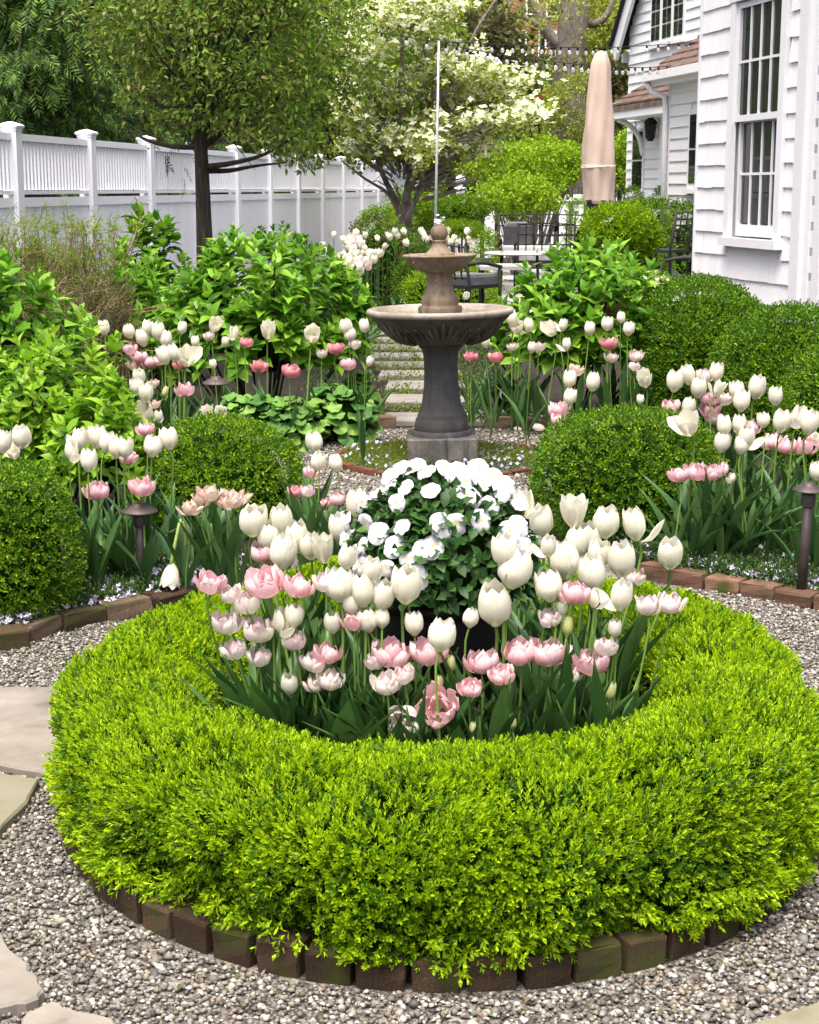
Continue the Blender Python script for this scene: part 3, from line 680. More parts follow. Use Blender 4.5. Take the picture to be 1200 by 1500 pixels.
L1 = along(np.vstack([[(-2.0, 4.9)], edge_l, [(-.62, 6.3)]]) , .42, 3400, 1); cover('ground_cover', L1 + (0, .05), M['cover'], .05, SPRIG_S, L1[2300:2900], .045)
L2 = along(edge_r + (0, .05), .40, 2900, 1); cover('ground_cover', L2, M['cover'], .05, SPRIG_S, L2[2000:2600], .045)
L3 = np.array([FT + rng.uniform(1.33, 1.6) * np.array((-math.sin(a), math.cos(a))) for a in rng.uniform(R(-85), R(-6), 1500)]); cover('ground_cover', L3, M['cover'], .05, SPRIG_S, L3[1300:], .045)
L4 = np.c_[rng.uniform(-.62, .45, 1600), rng.uniform(5.9, 7.7, 1600)]; cover('ground_cover', L4, M['cover'], .05, SPRIG_S, L4[1450:], .01)
L5 = np.c_[rng.uniform(.55, 1.75, 2600), rng.uniform(5.95, 7.2, 2600)]; L5 = L5[inpoly(L5, np.vstack([edge_r[::-1] + (0, .07), [(0.62, 7.85)], [(2.5, 7.8)]]))]; cover('ground_cover', L5, M['cover'], .05, SPRIG_S, L5[:120], .05)

# ------------------------------------------------------------------ stepping slabs behind the fountain, each with mossy joint
path = thing('stepping_path', 'path of grey stone steps with green joints leading away behind the fountain', 'stone path', (.0, 10.6, 0))
ys = [(605, 617, 563), (578, 590, 565), (558, 570, 566), (543, 551, 556), (530, 538, 549), (517, 525, 541), (505, 512, 534), (494, 500, 529), (485, 490.5, 527), (477, 482, 525), (470, 474, 524), (463, 467, 523)]
jm = []
for i, (y0, y1, xl) in enumerate(ys):
    p0 = at_z(xl, y1, .03); p1 = at_z(xl, y0, .03); w = .72
    poly = [(p0[0] + rng.uniform(-.02, .02), p0[1]), (p0[0] + w, p0[1] + rng.uniform(-.02, .02)), (p0[0] + w, p1[1]), (p0[0] + rng.uniform(-.02, .02), p1[1])]
    V, F = prism(poly, 0.0, .035, .008); V -= np.array((0, 10.6, 0))
    put('paving_slab', mesh_of('paving_slab', V, F, M['slab']), path)
    m_ = 170; jm.append(np.c_[p0[0] + rng.uniform(-.05, w + .05, m_), p1[1] + rng.uniform(.0, max(.05, (p1[1] - p0[1]) * .75), m_)])
J = np.vstack(jm); cover('path_moss', J, M['moss'], .06, SPRIG_S, z=.012)
J2 = np.c_[rng.uniform(-.75, .75, 3500), rng.uniform(10.4, 18, 3500)]; cover('path_edge_cover', J2[(J2[:, 0] < -.52 + .03 * (10.6 - J2[:, 1])) | (J2[:, 0] > .25)], M['cover'], .07, SPRIG_S, z=.03)

# ================================================================== clipped box ring (the foreground hedge)
def ring_profile(t):                                    # t 0..1 from inner foot over the top to the outer foot: (radius, z, normal r, normal z)
    pts = np.array([(R_IN + .03, .05), (R_IN, .16), (R_IN, .27), (R_IN + .05, .335), (R_IN + .16, .36), (R_OUT - .14, .35), (R_OUT - .04, .30), (R_OUT, .22), (R_OUT - .002, .14), (R_OUT - .015, .058)])
    C = curve(pts, 400); i = np.clip((t * 398).astype(int), 0, 398); d = norm(C[i + 1] - C[i])
    return C[i][:, 0], C[i][:, 1], -d[:, 1] * 1.0, d[:, 0]
def ring_points(n, seed=5, shrink=0.0):
    t = rng.random(n); a = rng.uniform(0, 2 * PI, n)
    r_, z, nr, nz = ring_profile(t)
    keep = rng.random(n) < r_ / (R_OUT + .02); t, a, r_, z, nr, nz = (x[keep] for x in (t, a, r_, z, nr, nz))
    return ring_shape(a, r_, z, nr, nz, seed, shrink) + (t, a)
def ring_shape(a, r_, z, nr, nz, seed, shrink):
    ca, sa = np.cos(a), np.sin(a)
    q = np.c_[ca * r_, sa * r_, z]
    d = .022 * lumps(q, 7, seed) + .012 * lumps(q, 22, seed + 1)
    # dents where one plant meets the next
    k = 11; ph = a * k / (2 * PI); ph = np.abs(ph - np.round(ph)); d -= .032 * np.exp(-(ph / .07) ** 2) * (z > .06) * np.clip(.45 + lumps(q, 3, 9), 0, 1)
    d -= shrink
    rr = r_ + nr * d; zz = z + nz * d
    P = np.c_[ca * rr, sa * rr * RK, np.maximum(zz, .05)]; N = norm(np.c_[ca * nr, sa * nr / RK, nz]); return P, N
hedge = thing('box_hedge_ring', 'bright lime clipped box hedge in a full ring round the tulips', 'hedge', (RING[0], RING[1], 0))
for pn, cnt, mat, sz, depth in (('new_growth', 54000, 'box_fresh', .034, .3), ('foliage', 26000, 'box_dark', .036, .9)):
    P, N, t_, a_ = ring_points(cnt)
    front = np.sin(a_) < .35
    keep = front | (t_ > .18)
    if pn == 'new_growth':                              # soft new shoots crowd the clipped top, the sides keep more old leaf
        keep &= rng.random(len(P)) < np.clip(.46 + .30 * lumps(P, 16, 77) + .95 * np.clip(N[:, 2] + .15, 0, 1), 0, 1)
    P, N = P[keep], N[keep]
    P = P - N * (rng.random(len(P)) * depth * .03)[:, None]
    P = P + N * (.014 * lumps(P, 30, 66))[:, None]
    Y = norm(N * .9 + np.array((0, 0, .5)) + np.c_[lumps(P, 20, 61), lumps(P, 20, 62), lumps(P, 20, 63)] * .45 + rng.normal(size=P.shape) * .30)
    s = sz * rng.uniform(.7, 1.25, len(P))
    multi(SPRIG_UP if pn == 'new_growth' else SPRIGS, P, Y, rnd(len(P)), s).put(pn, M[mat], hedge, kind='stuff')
P, N, t_, a_ = ring_points(26000); m = (t_ > .90) & (np.sin(a_) < .4); P, N = P[m], N[m]      # loose shoots hanging over the bricks
m = rng.random(len(P)) < np.clip(.5 + .7 * lumps(P, 11, 91), 0, 1); P, N = P[m] + N[m] * .012, N[m]
multi(SPRIGS, P, norm(N * (.9, .9, .1) + (0, 0, -.25) + rng.normal(size=P.shape) * .35), rnd(len(P)), .042 * rng.uniform(.7, 1.25, len(P))).put('hanging_shoots', M['box_fresh'], hedge, kind='stuff')
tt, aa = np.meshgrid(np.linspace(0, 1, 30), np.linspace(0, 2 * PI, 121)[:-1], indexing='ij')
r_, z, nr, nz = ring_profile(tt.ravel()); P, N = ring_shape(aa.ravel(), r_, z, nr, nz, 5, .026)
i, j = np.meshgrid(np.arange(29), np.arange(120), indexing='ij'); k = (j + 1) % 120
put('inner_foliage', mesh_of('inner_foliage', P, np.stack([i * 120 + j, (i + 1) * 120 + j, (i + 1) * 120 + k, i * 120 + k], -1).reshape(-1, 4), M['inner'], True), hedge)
acc = Acc()
for q in range(44):
    a = q / 44 * 2 * PI; acc.tube([(math.cos(a) * .78, math.sin(a) * .78 * RK, .03), (math.cos(a) * .80, math.sin(a) * .80 * RK, .16)], .008, 5)
acc.put('stem', M['twig'], hedge, kind='stuff')

# ------------------------------------------------------------------ clipped shrubs
def ball_px(x0, x1, ytop, d, n, mat, label, name='box_ball', cat='box shrub', seed=1, ry=None, squash=None, **k):
    l, r_ = at_d(x0, 700, d)[0], at_d(x1, 700, d)[0]; rx = (r_ - l) / 2
    zt = at_d((x0 + x1) / 2, ytop, d - rx * .25)[2]
    rz = squash * zt if squash else min(zt * .56, max(zt / 2, rx * 1.0)); rz = max(rz, .05)
    return box_ball(name, label, cat, ((l + r_) / 2, d, zt - rz), (rx, ry or rx, rz), n, M[mat], seed, **k)
ball_px(-95, 112, 690, 5.55, 5200, 'box_dark', 'dark green clipped box mound cut by the left edge of the picture', seed=21, power=2.05, squash=.54, sprig=.042, lump_a=.10, fresh=(M['box_yellow'], .22))
ball_px(203, 446, 616, 7.05, 6200, 'box_dark', 'wide clipped box mound between the left path lamp and the fountain', seed=22, power=2.05, squash=.55, sprig=.046, lump_a=.10, fresh=(M['box_yellow'], .26))
ball_px(782, 1056, 605, 6.95, 7200, 'box_dark', 'dark clipped box mound right of the fountain behind the ring', seed=23, power=2.05, squash=.56, sprig=.045, lump_a=.09, fresh=(M['box_yellow'], .14))
box_ball('box_mound', 'large dark box mound at the foot of the shingled wall, nearest the leafy hydrangea', 'box shrub', (at_d(1035, 500, 10.4)[0], 10.4, .40), (.47, .5, .50), 9500, M['box_dark'], 24, sprig=.055, power=2.1, lump_f=3.5, lump_a=.07, fresh=(M['box_yellow'], .05))
box_ball('box_mound', 'clipped box mound under the lattice at the right edge of the picture', 'box shrub', (at_d(1165, 500, 9.3)[0], 9.3, .36), (.46, .5, .46), 9000, M['box_dark'], 25, sprig=.052, power=2.1, lump_f=3.5, lump_a=.06, fresh=(M['box_yellow'], .07))
box_ball('box_mound', 'low clipped box at the right edge behind the white tulips', 'box shrub', (at_d(1240, 600, 8.0)[0], 8.0, .34), (.34, .34, .42), 3800, M['box_dark'], 26, sprig=.05, power=2.1, fresh=(M['box_yellow'], .12))
ball_px(535, 640, 347, 21.0, 3200, 'box_deep', 'dark clipped box mound behind the left side of the fountain bowls', seed=27, power=2.4, squash=.52, sprig=.075, fresh=(M['box_yellow'], .08))
ball_px(592, 722, 392, 19.4, 3000, 'box_yellow', 'yellow green box mound right behind the fountain pedestal', seed=28, power=2.3, squash=.55, sprig=.07)
ball_px(575, 660, 378, 19.9, 1800, 'box_dark', 'small green box mound behind the fountain between two bowls', seed=29, squash=.55, sprig=.07)
ball_px(643, 711, 287, 22.5, 3200, 'box_dark', 'round clipped topiary ball, the upper tier beside the metal pole', 'topiary', 'topiary', seed=30, squash=.125, sprig=.055, fresh=(M['box_yellow'], .35), zmin=-.95, lump_a=.03)
ball_px(646, 702, 321, 22.3, 2600, 'box_yellow', 'flattened clipped topiary tier beneath the ball beside the pole', 'topiary', 'topiary', seed=31, squash=.13, sprig=.055, lump_a=.04)
ball_px(848, 952, 303, 17.0, 3600, 'box_yellow', 'big clipped ball of box standing in front of the tan umbrella cover', 'box_ball', 'box shrub', seed=32, squash=.215, sprig=.085, fresh=(M['box_fresh'], .2), lump_a=.05, zmin=-.95)
ball_px(893, 938, 273, 27.5, 1800, 'box_dark', 'dark clipped cone at the corner of the white clapboard house', 'clipped_cone', 'box shrub', seed=33, squash=.5, sprig=.07)
ball_px(938, 972, 273, 26.8, 1600, 'box_dark', 'dark clipped cone beside the white downspout', 'clipped_cone', 'box shrub', seed=34, squash=.5, sprig=.07)
for x0, x1, yt, d, sd, lb in ((905, 985, 300, 25.2, 35, 'clipped low hedge below the clapboard wall behind the tall chair'), (965, 1040, 302, 24.2, 36, 'clipped low hedge running behind the shingled corner')):
    ball_px(x0, x1, yt, d, 1700, 'box_dark', lb, 'low_hedge', 'hedge', seed=sd, squash=.52, sprig=.11, power=4, fresh=(M['box_yellow'], .3), ry=.5)
ball_px(520, 590, 300, 22.5, 1500, 'box_yellow', 'smooth rounded green mound at the far end of the white fence', 'clipped_mound', 'shrub', seed=37, squash=.55, sprig=.09)
ball_px(505, 600, 322, 20.5, 1800, 'box_dark', 'bronze green low mound below the far end of the fence', 'clipped_mound', 'shrub', seed=38, squash=.55, sprig=.09, fresh=(M['far_olive'], .5))
ball_px(548, 600, 316, 21.4, 1000, 'box_yellow', 'small light green mound at the dogwood trunk', 'clipped_mound', 'shrub', seed=39, squash=.55, sprig=.09)
ball_px(690, 730, 340, 21.0, 700, 'box_yellow', 'small yellow shrub left of the metal bench', 'low_shrub', 'shrub', seed=40, squash=.55, sprig=.1)
ball_px(820, 870, 285, 24.5, 800, 'box_yellow', 'rounded yellow green shrub left of the umbrella cover', 'low_shrub', 'shrub', seed=41, squash=.55, sprig=.1)

# ================================================================== fountain
def fz(y, d=None): return at_d(645, y, d or 9.0)[2]
FS = 9.0 / FPX * 1.01
fount = thing('fountain', 'tall three tier cast stone fountain with a wide acanthus carved bowl', 'fountain', (FT[0], FT[1], 0), (0, R(-1.0), 0))
z_pl, z_b = .155, fz(634)
V, F = prism([(-.192, -.192), (.192, -.192), (.192, .192), (-.192, .192)], 0.0, z_pl, .008); put('plinth', mesh_of('plinth', V, F, M['stone_plinth']), fount)
def rz(l): return [(r_ * FS, fz(y)) for r_, y in l]
prof = [(0.17, z_pl + .001), (.168, z_pl + .022), (.158, z_pl + .03)] + rz([(37, 634), (39, 629), (39.5, 622), (38, 613), (35, 609), (35.5, 606.5), (33, 604), (30, 596), (27, 580), (25, 560), (24.5, 540), (25, 522), (27, 513), (31, 508), (33, 505)]) + [(0.001, fz(505))]
put('column', mesh_of('column', *lathe(prof, 40), M['stone_dark'], True), fount)
# lower bowl
zr = fz(452)
outer = [(.10, zr - .215), (.118, zr - .20), (.16, zr - .185), (.25, zr - .15), (.325, zr - .10), (.372, zr - .052), (.388, zr - .034), (.390, zr - .03)]
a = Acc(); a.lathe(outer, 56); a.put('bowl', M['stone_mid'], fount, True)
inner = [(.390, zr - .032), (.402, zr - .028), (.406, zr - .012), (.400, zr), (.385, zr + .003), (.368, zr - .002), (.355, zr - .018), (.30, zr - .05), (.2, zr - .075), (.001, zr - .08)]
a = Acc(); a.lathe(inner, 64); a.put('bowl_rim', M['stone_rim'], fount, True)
put('bowl_water', mesh_of('bowl_water', *lathe([(.345, zr - .028), (.001, zr - .028)], 40), M['water']), fount)
def on_bowl(u, ang, out=0.0):                           # u 0 foot .. 1 rim
    O = np.array(outer[1:-1]); s = np.r_[0, np.cumsum(np.linalg.norm(np.diff(O, axis=0), axis=1))]; s /= s[-1]
    r_ = np.interp(u, s, O[:, 0]) + out * .6; z = np.interp(u, s, O[:, 1]) - out * .5
    return np.array((r_ * math.cos(ang), r_ * math.sin(ang), z))
a = Acc()
for q in range(6):                                      # acanthus leaves carved in relief: ribs fanning from a foot
    a0 = -PI / 2 + q * PI / 3 + .03
    for k_, (fan, ln) in enumerate(((-.36, .60), (-.27, .76), (-.15, .86), (0, .93), (.15, .86), (.27, .76), (.36, .60))):
        pts = [on_bowl(.14 + (ln - .14) * f, a0 + fan * (f ** .8) * (1.05 - .2 * f), .003 + .010 * math.sin(PI * min(1, f * 1.05))) for f in np.linspace(0, 1, 7)]
        a.tube(pts, [.012, .015, .017, .018, .017, .013, .005], 5)
    for s in (-1, 1):                                    # scrolls between leaves
        pts = [on_bowl(.36 + .46 * math.sin(f * PI) ** 1.0 * .9, a0 + s * (.36 + .17 * f), .006) for f in np.linspace(0, 1, 9)]
        a.tube(pts, .0075, 5)
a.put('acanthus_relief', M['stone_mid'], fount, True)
prof = [(.118, zr - .03)] + [(.122, zr + .004), (.116, zr + .014), (.104, zr + .018)] + rz([(26.5, 446), (28, 441), (26, 435), (21.5, 430), (19, 420), (18.5, 408), (20, 401), (24, 396)]) + [(.001, fz(396))]
put('upper_pedestal', mesh_of('upper_pedestal', *lathe(prof, 36), M['stone_tan'], True), fount)
zu = fz(373)
put('upper_bowl', mesh_of('upper_bowl', *lathe([(.07, zu - .098), (.10, zu - .092), (.145, zu - .07), (.176, zu - .038), (.190, zu - .016), (.2, zu - .010), (.202, zu - .002), (.196, zu + .003), (.180, zu - .002), (.15, zu - .022), (.001, zu - .035)], 44), M['stone_tan'], True), fount)
put('upper_bowl_water', mesh_of('upper_bowl_water', *lathe([(.172, zu - .008), (.001, zu - .008)], 32), M['water']), fount)
prof = [(.085, zu - .012), (.085, zu + .004), (.070, zu + .012)] + rz([(12, 362), (10.5, 358), (10.5, 354), (11.5, 352.5), (9, 351)]) + [(.047 * math.sin(t_) + .001, fz(341.5) - .049 * math.cos(t_)) for t_ in np.linspace(.55, PI - .5, 12)] + [(.020, fz(329)), (.018, fz(327)), (.001, fz(326.5))]
put('finial', mesh_of('finial', *lathe(prof, 32), M['stone_tan'], True), fount)
a = Acc()
for i in range(26):                                     # bubbling jet: drops over the finial
    g = rng.normal(size=3) * (.011, .011, .016); V, F = PEB[i % 8]; a.add(V * rng.uniform(.012, .026) + g + np.array((0, 0, fz(324))), F)
for i in range(24):                                     # and drops falling from the bowl lips
    an = rng.uniform(0, 2 * PI); r_ = .203 + rng.uniform(0, .02); V, F = PEB[i % 8]; a.add(V * (.004, .004, .010) + np.array((r_ * math.cos(an), r_ * math.sin(an), rng.uniform(zr, zu - .02))), F)
a.put('water_jet', M['foam'], fount, True)

# ================================================================== black planter and white pansies
PC = np.array((at_d(650, 900, 3.84)[0], 3.84))
z_rim = .535
pot = thing('planter_urn', 'tall black glazed planter in the middle of the tulip ring', 'planter', (PC[0], PC[1], .05))
put('pot_body', mesh_of('pot_body', *lathe([(.001, 0), (.115, .0), (.12, .015), (.13, .06), (.150, .22), (.158, .36), (.156, z_rim - .075)], 40), M['pot'], True), pot)
put('pot_rim', mesh_of('pot_rim', *lathe([(.156, z_rim - .078), (.166, z_rim - .075), (.170, z_rim - .06), (.168, z_rim - .05), (.155, z_rim - .048), (.148, z_rim - .06), (.147, z_rim - .09)], 40), M['pot'], True), pot)
put('potting_soil', mesh_of('potting_soil', *lathe([(.150, z_rim - .08), (.001, z_rim - .07)], 24), M['soil']), pot)
def attr(me, along, across):
    for nm, v in (('along', along), ('across', across)):
        at_ = me.attributes.new(nm, 'FLOAT', 'POINT'); at_.data.foreach_set('value', np.asarray(v, dtype=np.float32))
    return me
def grid_faces(nu, nv):
    i, j = np.meshgrid(np.arange(nv - 1), np.arange(nu - 1), indexing='ij')
    q = np.stack([i * nu + j, i * nu + j + 1, (i + 1) * nu + j + 1, (i + 1) * nu + j], -1).reshape(-1, 4)
    return np.vstack([q[:, [0, 1, 2]], q[:, [0, 2, 3]]])
def flat_petal(ang, L, W, seed):                        # a pansy petal: round, softly rippled, in the XZ plane facing -Y
    r_ = np.random.default_rng(seed); nu, nv = 5, 5; V = []; al = []; ac = []
    for v in np.linspace(0, 1, nv):
        for u in np.linspace(-1, 1, nu):
            rad = L * (v * .96 + .04); w = W * math.sin(PI * (v * .72 + .06)) ** .8
            x, z = u * w * .5, rad * (1 - .14 * u * u * v); y = -.10 * L * math.sin(v * 2.6) + .22 * L * v * v + r_.uniform(-.05, .05) * L * v
            V.append((x * math.cos(ang) + z * math.sin(ang), y, z * math.cos(ang) - x * math.sin(ang))); al.append(v); ac.append(u)
    return attr(mesh_of('petal', V, grid_faces(nu, nv), M['petal_pansy'], True), al, ac)
PANSY = [[flat_petal(a_, L, W, 100 * k + i) for i, (a_, L, W) in enumerate(((R(-32), 1.0, 1.25), (R(32), 1.0, 1.25), (R(-98), .92, 1.15), (R(98), .92, 1.15), (R(180), 1.08, 1.5)))] for k in range(3)]
EYE = mesh_of('eye', *lathe([(.001, -.02), (.12, 0), (.001, .05)], 8), M['pansy_eye'])
EYE.transform(Matrix.Rotation(R(90), 4, 'X'))
clump = thing('pansy_clump', 'dome of white pansies with yellow eyes filling the black planter', 'pansies', (PC[0], PC[1], .50))
DR = np.array((.225, .21, .285))
FL = [(322, 730), (345, 712), (372, 735), (392, 700), (640, 715), (438, 722), (300, 745), (605, 745)]
flowers_px = [(572, 700), (588, 690), (607, 697), (632, 722), (650, 690), (663, 700), (598, 717), (628, 695), (670, 690), (685, 705), (707, 708), (722, 700), (740, 712), (715, 742), (693, 732), (682, 727), (702, 763), (668, 767), (645, 770), (645, 778), (635, 803), (620, 808), (598, 820), (592, 774), (583, 737), (548, 740), (540, 765), (556, 782), (536, 800), (530, 828), (570, 832), (700, 690), (530, 812), (552, 843), (512, 790), (580, 802), (610, 845), (765, 800), (745, 780), (757, 772), (748, 800), (560, 725), (535, 738), (520, 790), (612, 684), (728, 722), (760, 740), (575, 716), (514, 765)]
oc = np.array((PC[0], PC[1], .555))
def hit_dome(px, py, k=1.0):
    r_ = ray(px, py); o = (np.array((0, 0, CAM_H)) - oc) / (DR * k); d = r_ / (DR * k)
    A, B, C_ = d @ d, 2 * o @ d, o @ o - 1; D = B * B - 4 * A * C_
    if D < 0: t_ = -B / (2 * A)
    else: t_ = (-B - D ** .5) / (2 * A)
    return np.array((0, 0, CAM_H)) + r_ * t_
for i, (px, py) in enumerate(flowers_px):
    p = hit_dome(px, py); n_ = norm((p - oc) / DR ** 2); face = norm(n_ * .75 + np.array((0, -.55, .15)) + rng.normal(size=3) * .33)
    q = Vector(face).to_track_quat('-Y', 'Z').to_matrix().to_4x4() @ Matrix.Rotation(rng.uniform(-.4, .4), 4, 'Y')
    s = .0265 * rng.uniform(.8, 1.2)
    fl = put('flower', EYE, clump, mat4=Matrix.Translation(Vector(p + face * .012 - np.array((PC[0], PC[1], .50)))) @ q @ Matrix.Scale(s, 4))
    for pm in PANSY[i % 3]: put('petal', pm, fl)
P, N = blob_surface(2100, (0, 0, .085), DR * (.95, .95, .85), 51, 6, .06, -.16)
Y = norm(N * .6 + rng.normal(size=P.shape) * .5 + (0, 0, .1)); Zn = norm(N + (0, 0, .5))
PL = [leaf6(.55, .06, -.25), leaf6(.62, .08, -.15)]
pl_mesh = [mesh_of('leaf', *p_, M['pansy_leaf'], True) for p_ in PL]
def basis(pos, y, z, s):
    y = Vector(y).normalized(); x = y.cross(Vector(z)).normalized(); z = x.cross(y)
    m = Matrix((x, y, z)).transposed().to_4x4() @ Matrix.Scale(s, 4); m.translation = Vector(pos); return m
order = np.argsort(P[:, 1] - .25 * P[:, 2])
for i in order[:290]: put('leaf', pl_mesh[i % 2], clump, mat4=basis(P[i], Y[i], Zn[i], rng.uniform(.026, .046)))
o_ = order[290:]; multi(PL, P[o_] * .97, Y[o_], Zn[o_], .038).put('foliage', M['pansy_leaf'], clump, kind='stuff')
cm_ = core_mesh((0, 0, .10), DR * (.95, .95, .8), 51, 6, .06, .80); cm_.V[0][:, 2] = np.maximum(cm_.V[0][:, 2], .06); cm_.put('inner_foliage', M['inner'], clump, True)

# ================================================================== tulips: every flower a thing (stem, leaf, flower > petal)
def petal(H, Rm, half, foot, shape, openk, tipw, seed, nu=7, nv=8, curl=0.0, ruffle=0.0, close=.78):
    """one cup petal of a flower standing along +Z; half = half angle it wraps, openk = how far the rim flares"""
    r_ = np.random.default_rng(seed); V = []; al = []; ac = []
    ph = r_.uniform(0, 6.28)
    for v in np.linspace(0, 1, nv):
        prof = math.sin(PI * (0.08 + close * v ** .9)) ** .62
        rad = Rm * (prof * (1 - openk) + openk * (0.25 + 1.15 * v)) * (foot + (1 - foot) * min(1, v * 4))
        wid = half * ((.5 + .5 * math.sin(PI / 2 * v / .55)) if v < .55 else max(.02, 1 - ((v - .55) / .46) ** (2.6 - tipw)) ** .5)
        for u in np.linspace(-1, 1, nu):
            an = u * wid; z = H * (v - .05 * (u * u) * v * v)
            rr = rad * (1 - .045 * u * u) + curl * Rm * v ** 4 + ruffle * Rm * math.sin(3.2 * u + ph) * v * v
            V.append((rr * math.cos(an), rr * math.sin(an), z + ruffle * .25 * H * math.sin(4.1 * u + ph * 1.7) * v ** 3)); al.append(v); ac.append(u)
    return np.array(V), grid_faces(nu, nv), al, ac
def rotz(V, a): c, s = math.cos(a), math.sin(a); return V @ np.array(((c, -s, 0), (s, c, 0), (0, 0, 1))).T
def tiltx(V, t):                                        # open a petal outwards about its foot
    c, s = math.cos(t), math.sin(t); return V @ np.array(((c, 0, s), (0, 1, 0), (-s, 0, c))).T
_cache = {}
def flower_type(kind, k):
    """list of petal meshes for the k-th variant of a flower kind, unit height"""
    if (kind, k) in _cache: return _cache[(kind, k)]
    r_ = np.random.default_rng(hash((len(kind), ord(kind[0]), k)) % 9999); out = []
    def add(V, F, al, ac, m): out.append(attr(mesh_of('petal', V, F, M[m], True), al, ac))
    if kind in ('W', 'O', 'D', 'B'):
        m = {'W': 'petal_white', 'O': 'petal_white', 'D': 'petal_white', 'B': 'petal_bud'}[kind]
        fat = r_.uniform(.34, .42) if kind != 'B' else .26
        op = {'W': r_.uniform(-.02, .06), 'O': r_.uniform(.25, .5), 'D': .42, 'B': 0}[kind]
        for layer in (0, 1):
            for i in range(3):
                V, F, al, ac = petal(1.0 - .06 * layer * r_.uniform(.3, 1), fat * (1 - .09 * (1 - layer) + 0), R(58), .45, 0, op + r_.uniform(-.03, .05), .42, r_.integers(1e6), curl=r_.uniform(-.05, .06), ruffle=r_.uniform(.015, .05), close=r_.uniform(.68, .80) if kind == 'W' else .80 if kind == 'B' else .62)
                t_ = r_.uniform(-.03, .03) + (.45 if kind == 'O' and layer and i == 0 and k % 2 else 0) + (.75 if kind == 'W' and k in (3, ) and i == 0 and layer else 0)
                V = rotz(tiltx(V, t_), i * 2 * PI / 3 + layer * PI / 3 + r_.uniform(-.1, .1)); add(V, F, al, ac, m)
    else:
        m = {'P': 'petal_pink', 'L': 'petal_pale', 'F': 'petal_faded', 'R': 'petal_rose'}[kind]
        big = {'P': .58, 'L': .52, 'F': .46, 'R': .56}[kind]
        for layer, (cnt, rad, tl, h) in enumerate(((4, .62, -.06, .84), (4, .85, .05, .92), (5, 1.02, .17, .92))):
            for i in range(cnt):
                V, F, al, ac = petal(h * r_.uniform(.85, 1.05), big * rad * .78, R(46), .5, 0, r_.uniform(.0, .14), .3, r_.integers(1e6), 6, 7, curl=r_.uniform(-.28, .10), close=r_.uniform(.60, .74), ruffle=r_.uniform(.09, .20) * (1.7 if kind == 'F' else 1))
                V = rotz(tiltx(V, tl + r_.uniform(-.12, .16) + (.3 if kind == 'F' and r_.random() < .4 else 0)), i * 2 * PI / cnt + layer * .7 + r_.uniform(-.2, .2)); V[:, 2] *= .86
                add(V, F, al, ac, m if not (kind == 'L' and layer == 2 and i % 2) else 'petal_white')
    _cache[(kind, k)] = out
    return out
PIST = mesh_of('flower', *lathe([(.02, -.03), (.10, .0), (.055, .08), (.045, .30), (.07, .36), (.001, .38)], 8), M['stem'], True)
TL = [leaf_big(w_, b_, .05, .012, 8, s_) for w_, b_, s_ in ((.125, -.18, 1), (.14, -.40, 2), (.11, -.06, 3), (.155, -.75, 4))]
tl_mesh = [mesh_of('leaf', *t_, M['tulip_leaf'], True) for t_ in TL]
ORD = ['first', 'second', 'third', 'fourth', 'fifth', 'sixth', 'seventh', 'eighth', 'ninth', 'tenth', 'eleventh', 'twelfth']
WORDS = {'W': 'ivory white tulip', 'O': 'open white tulip', 'D': 'drooping white tulip', 'B': 'green yellow tulip bud', 'P': 'pink double tulip', 'L': 'blush double tulip', 'F': 'faded peach tulip', 'R': 'rose double tulip'}
CATS = {'B': 'tulip bud'}
ALL_T = []
def tulip(kind, px, py, hpx, d, base, lean=None, leaves=2, leaf_len=(.22, .32), face=None, stem_mat='stem'):
    head = at_d(px, py, d)
    s = hpx / FPX * math.hypot(d, CAM_H - head[2])      # flower height in m
    k = int(rng.integers(0, 6))
    up = norm(np.array((rng.normal() * .12, rng.normal() * .10 - .05, 1.0))) if face is None else norm(np.array(face, float))
    c = head - up * s * .5                              # foot of the flower
    t = bpy.data.objects.new('tulip', None); COL.objects.link(t); t.location = (base[0], base[1], base[2]); t.empty_display_size = .05
    t['category'] = CATS.get(kind, 'tulip')
    B = np.array(base); mid = (B + c) / 2 + np.array((rng.normal() * .012, rng.normal() * .01, .02))
    neck = c - up * min(.06, .3 * np.linalg.norm(c - B))
    pts = curve([B - (0, 0, .02), mid * .55 + B * .45, neck, c], 9) - B
    hs = max(.0024, .034 * s * 1.1)
    put('stem', mesh_of('stem', *tube(pts, np.linspace(hs * 1.25, hs, 9), 6), M[stem_mat], True), t)
    m4 = Vector(up).to_track_quat('Z', 'Y').to_matrix().to_4x4() @ Matrix.Rotation(rng.uniform(0, 6.28), 4, 'Z') @ Matrix.Scale(s, 4)
    m4.translation = Vector(c - B)
    fl = put('flower', PIST, t, mat4=m4)
    for pm in flower_type(kind, k): put('petal', pm, fl)
    a0 = rng.uniform(0, 6.28)
    for i in range(leaves):
        a = a0 + i * 2.3 + rng.uniform(-.4, .4); v = int(rng.choice((0, 0, 2, 2, 1))); st = rng.uniform(2.2, 6.0)
        y = norm((math.cos(a), math.sin(a), st)); z = norm(np.array((-math.cos(a), -math.sin(a), .5)))
        put('leaf', tl_mesh[v], t, mat4=basis((math.cos(a) * .012, math.sin(a) * .012, .01 + .02 * i), y, z, rng.uniform(*leaf_len)))
    ALL_T.append((t, kind, px, py))
    return t
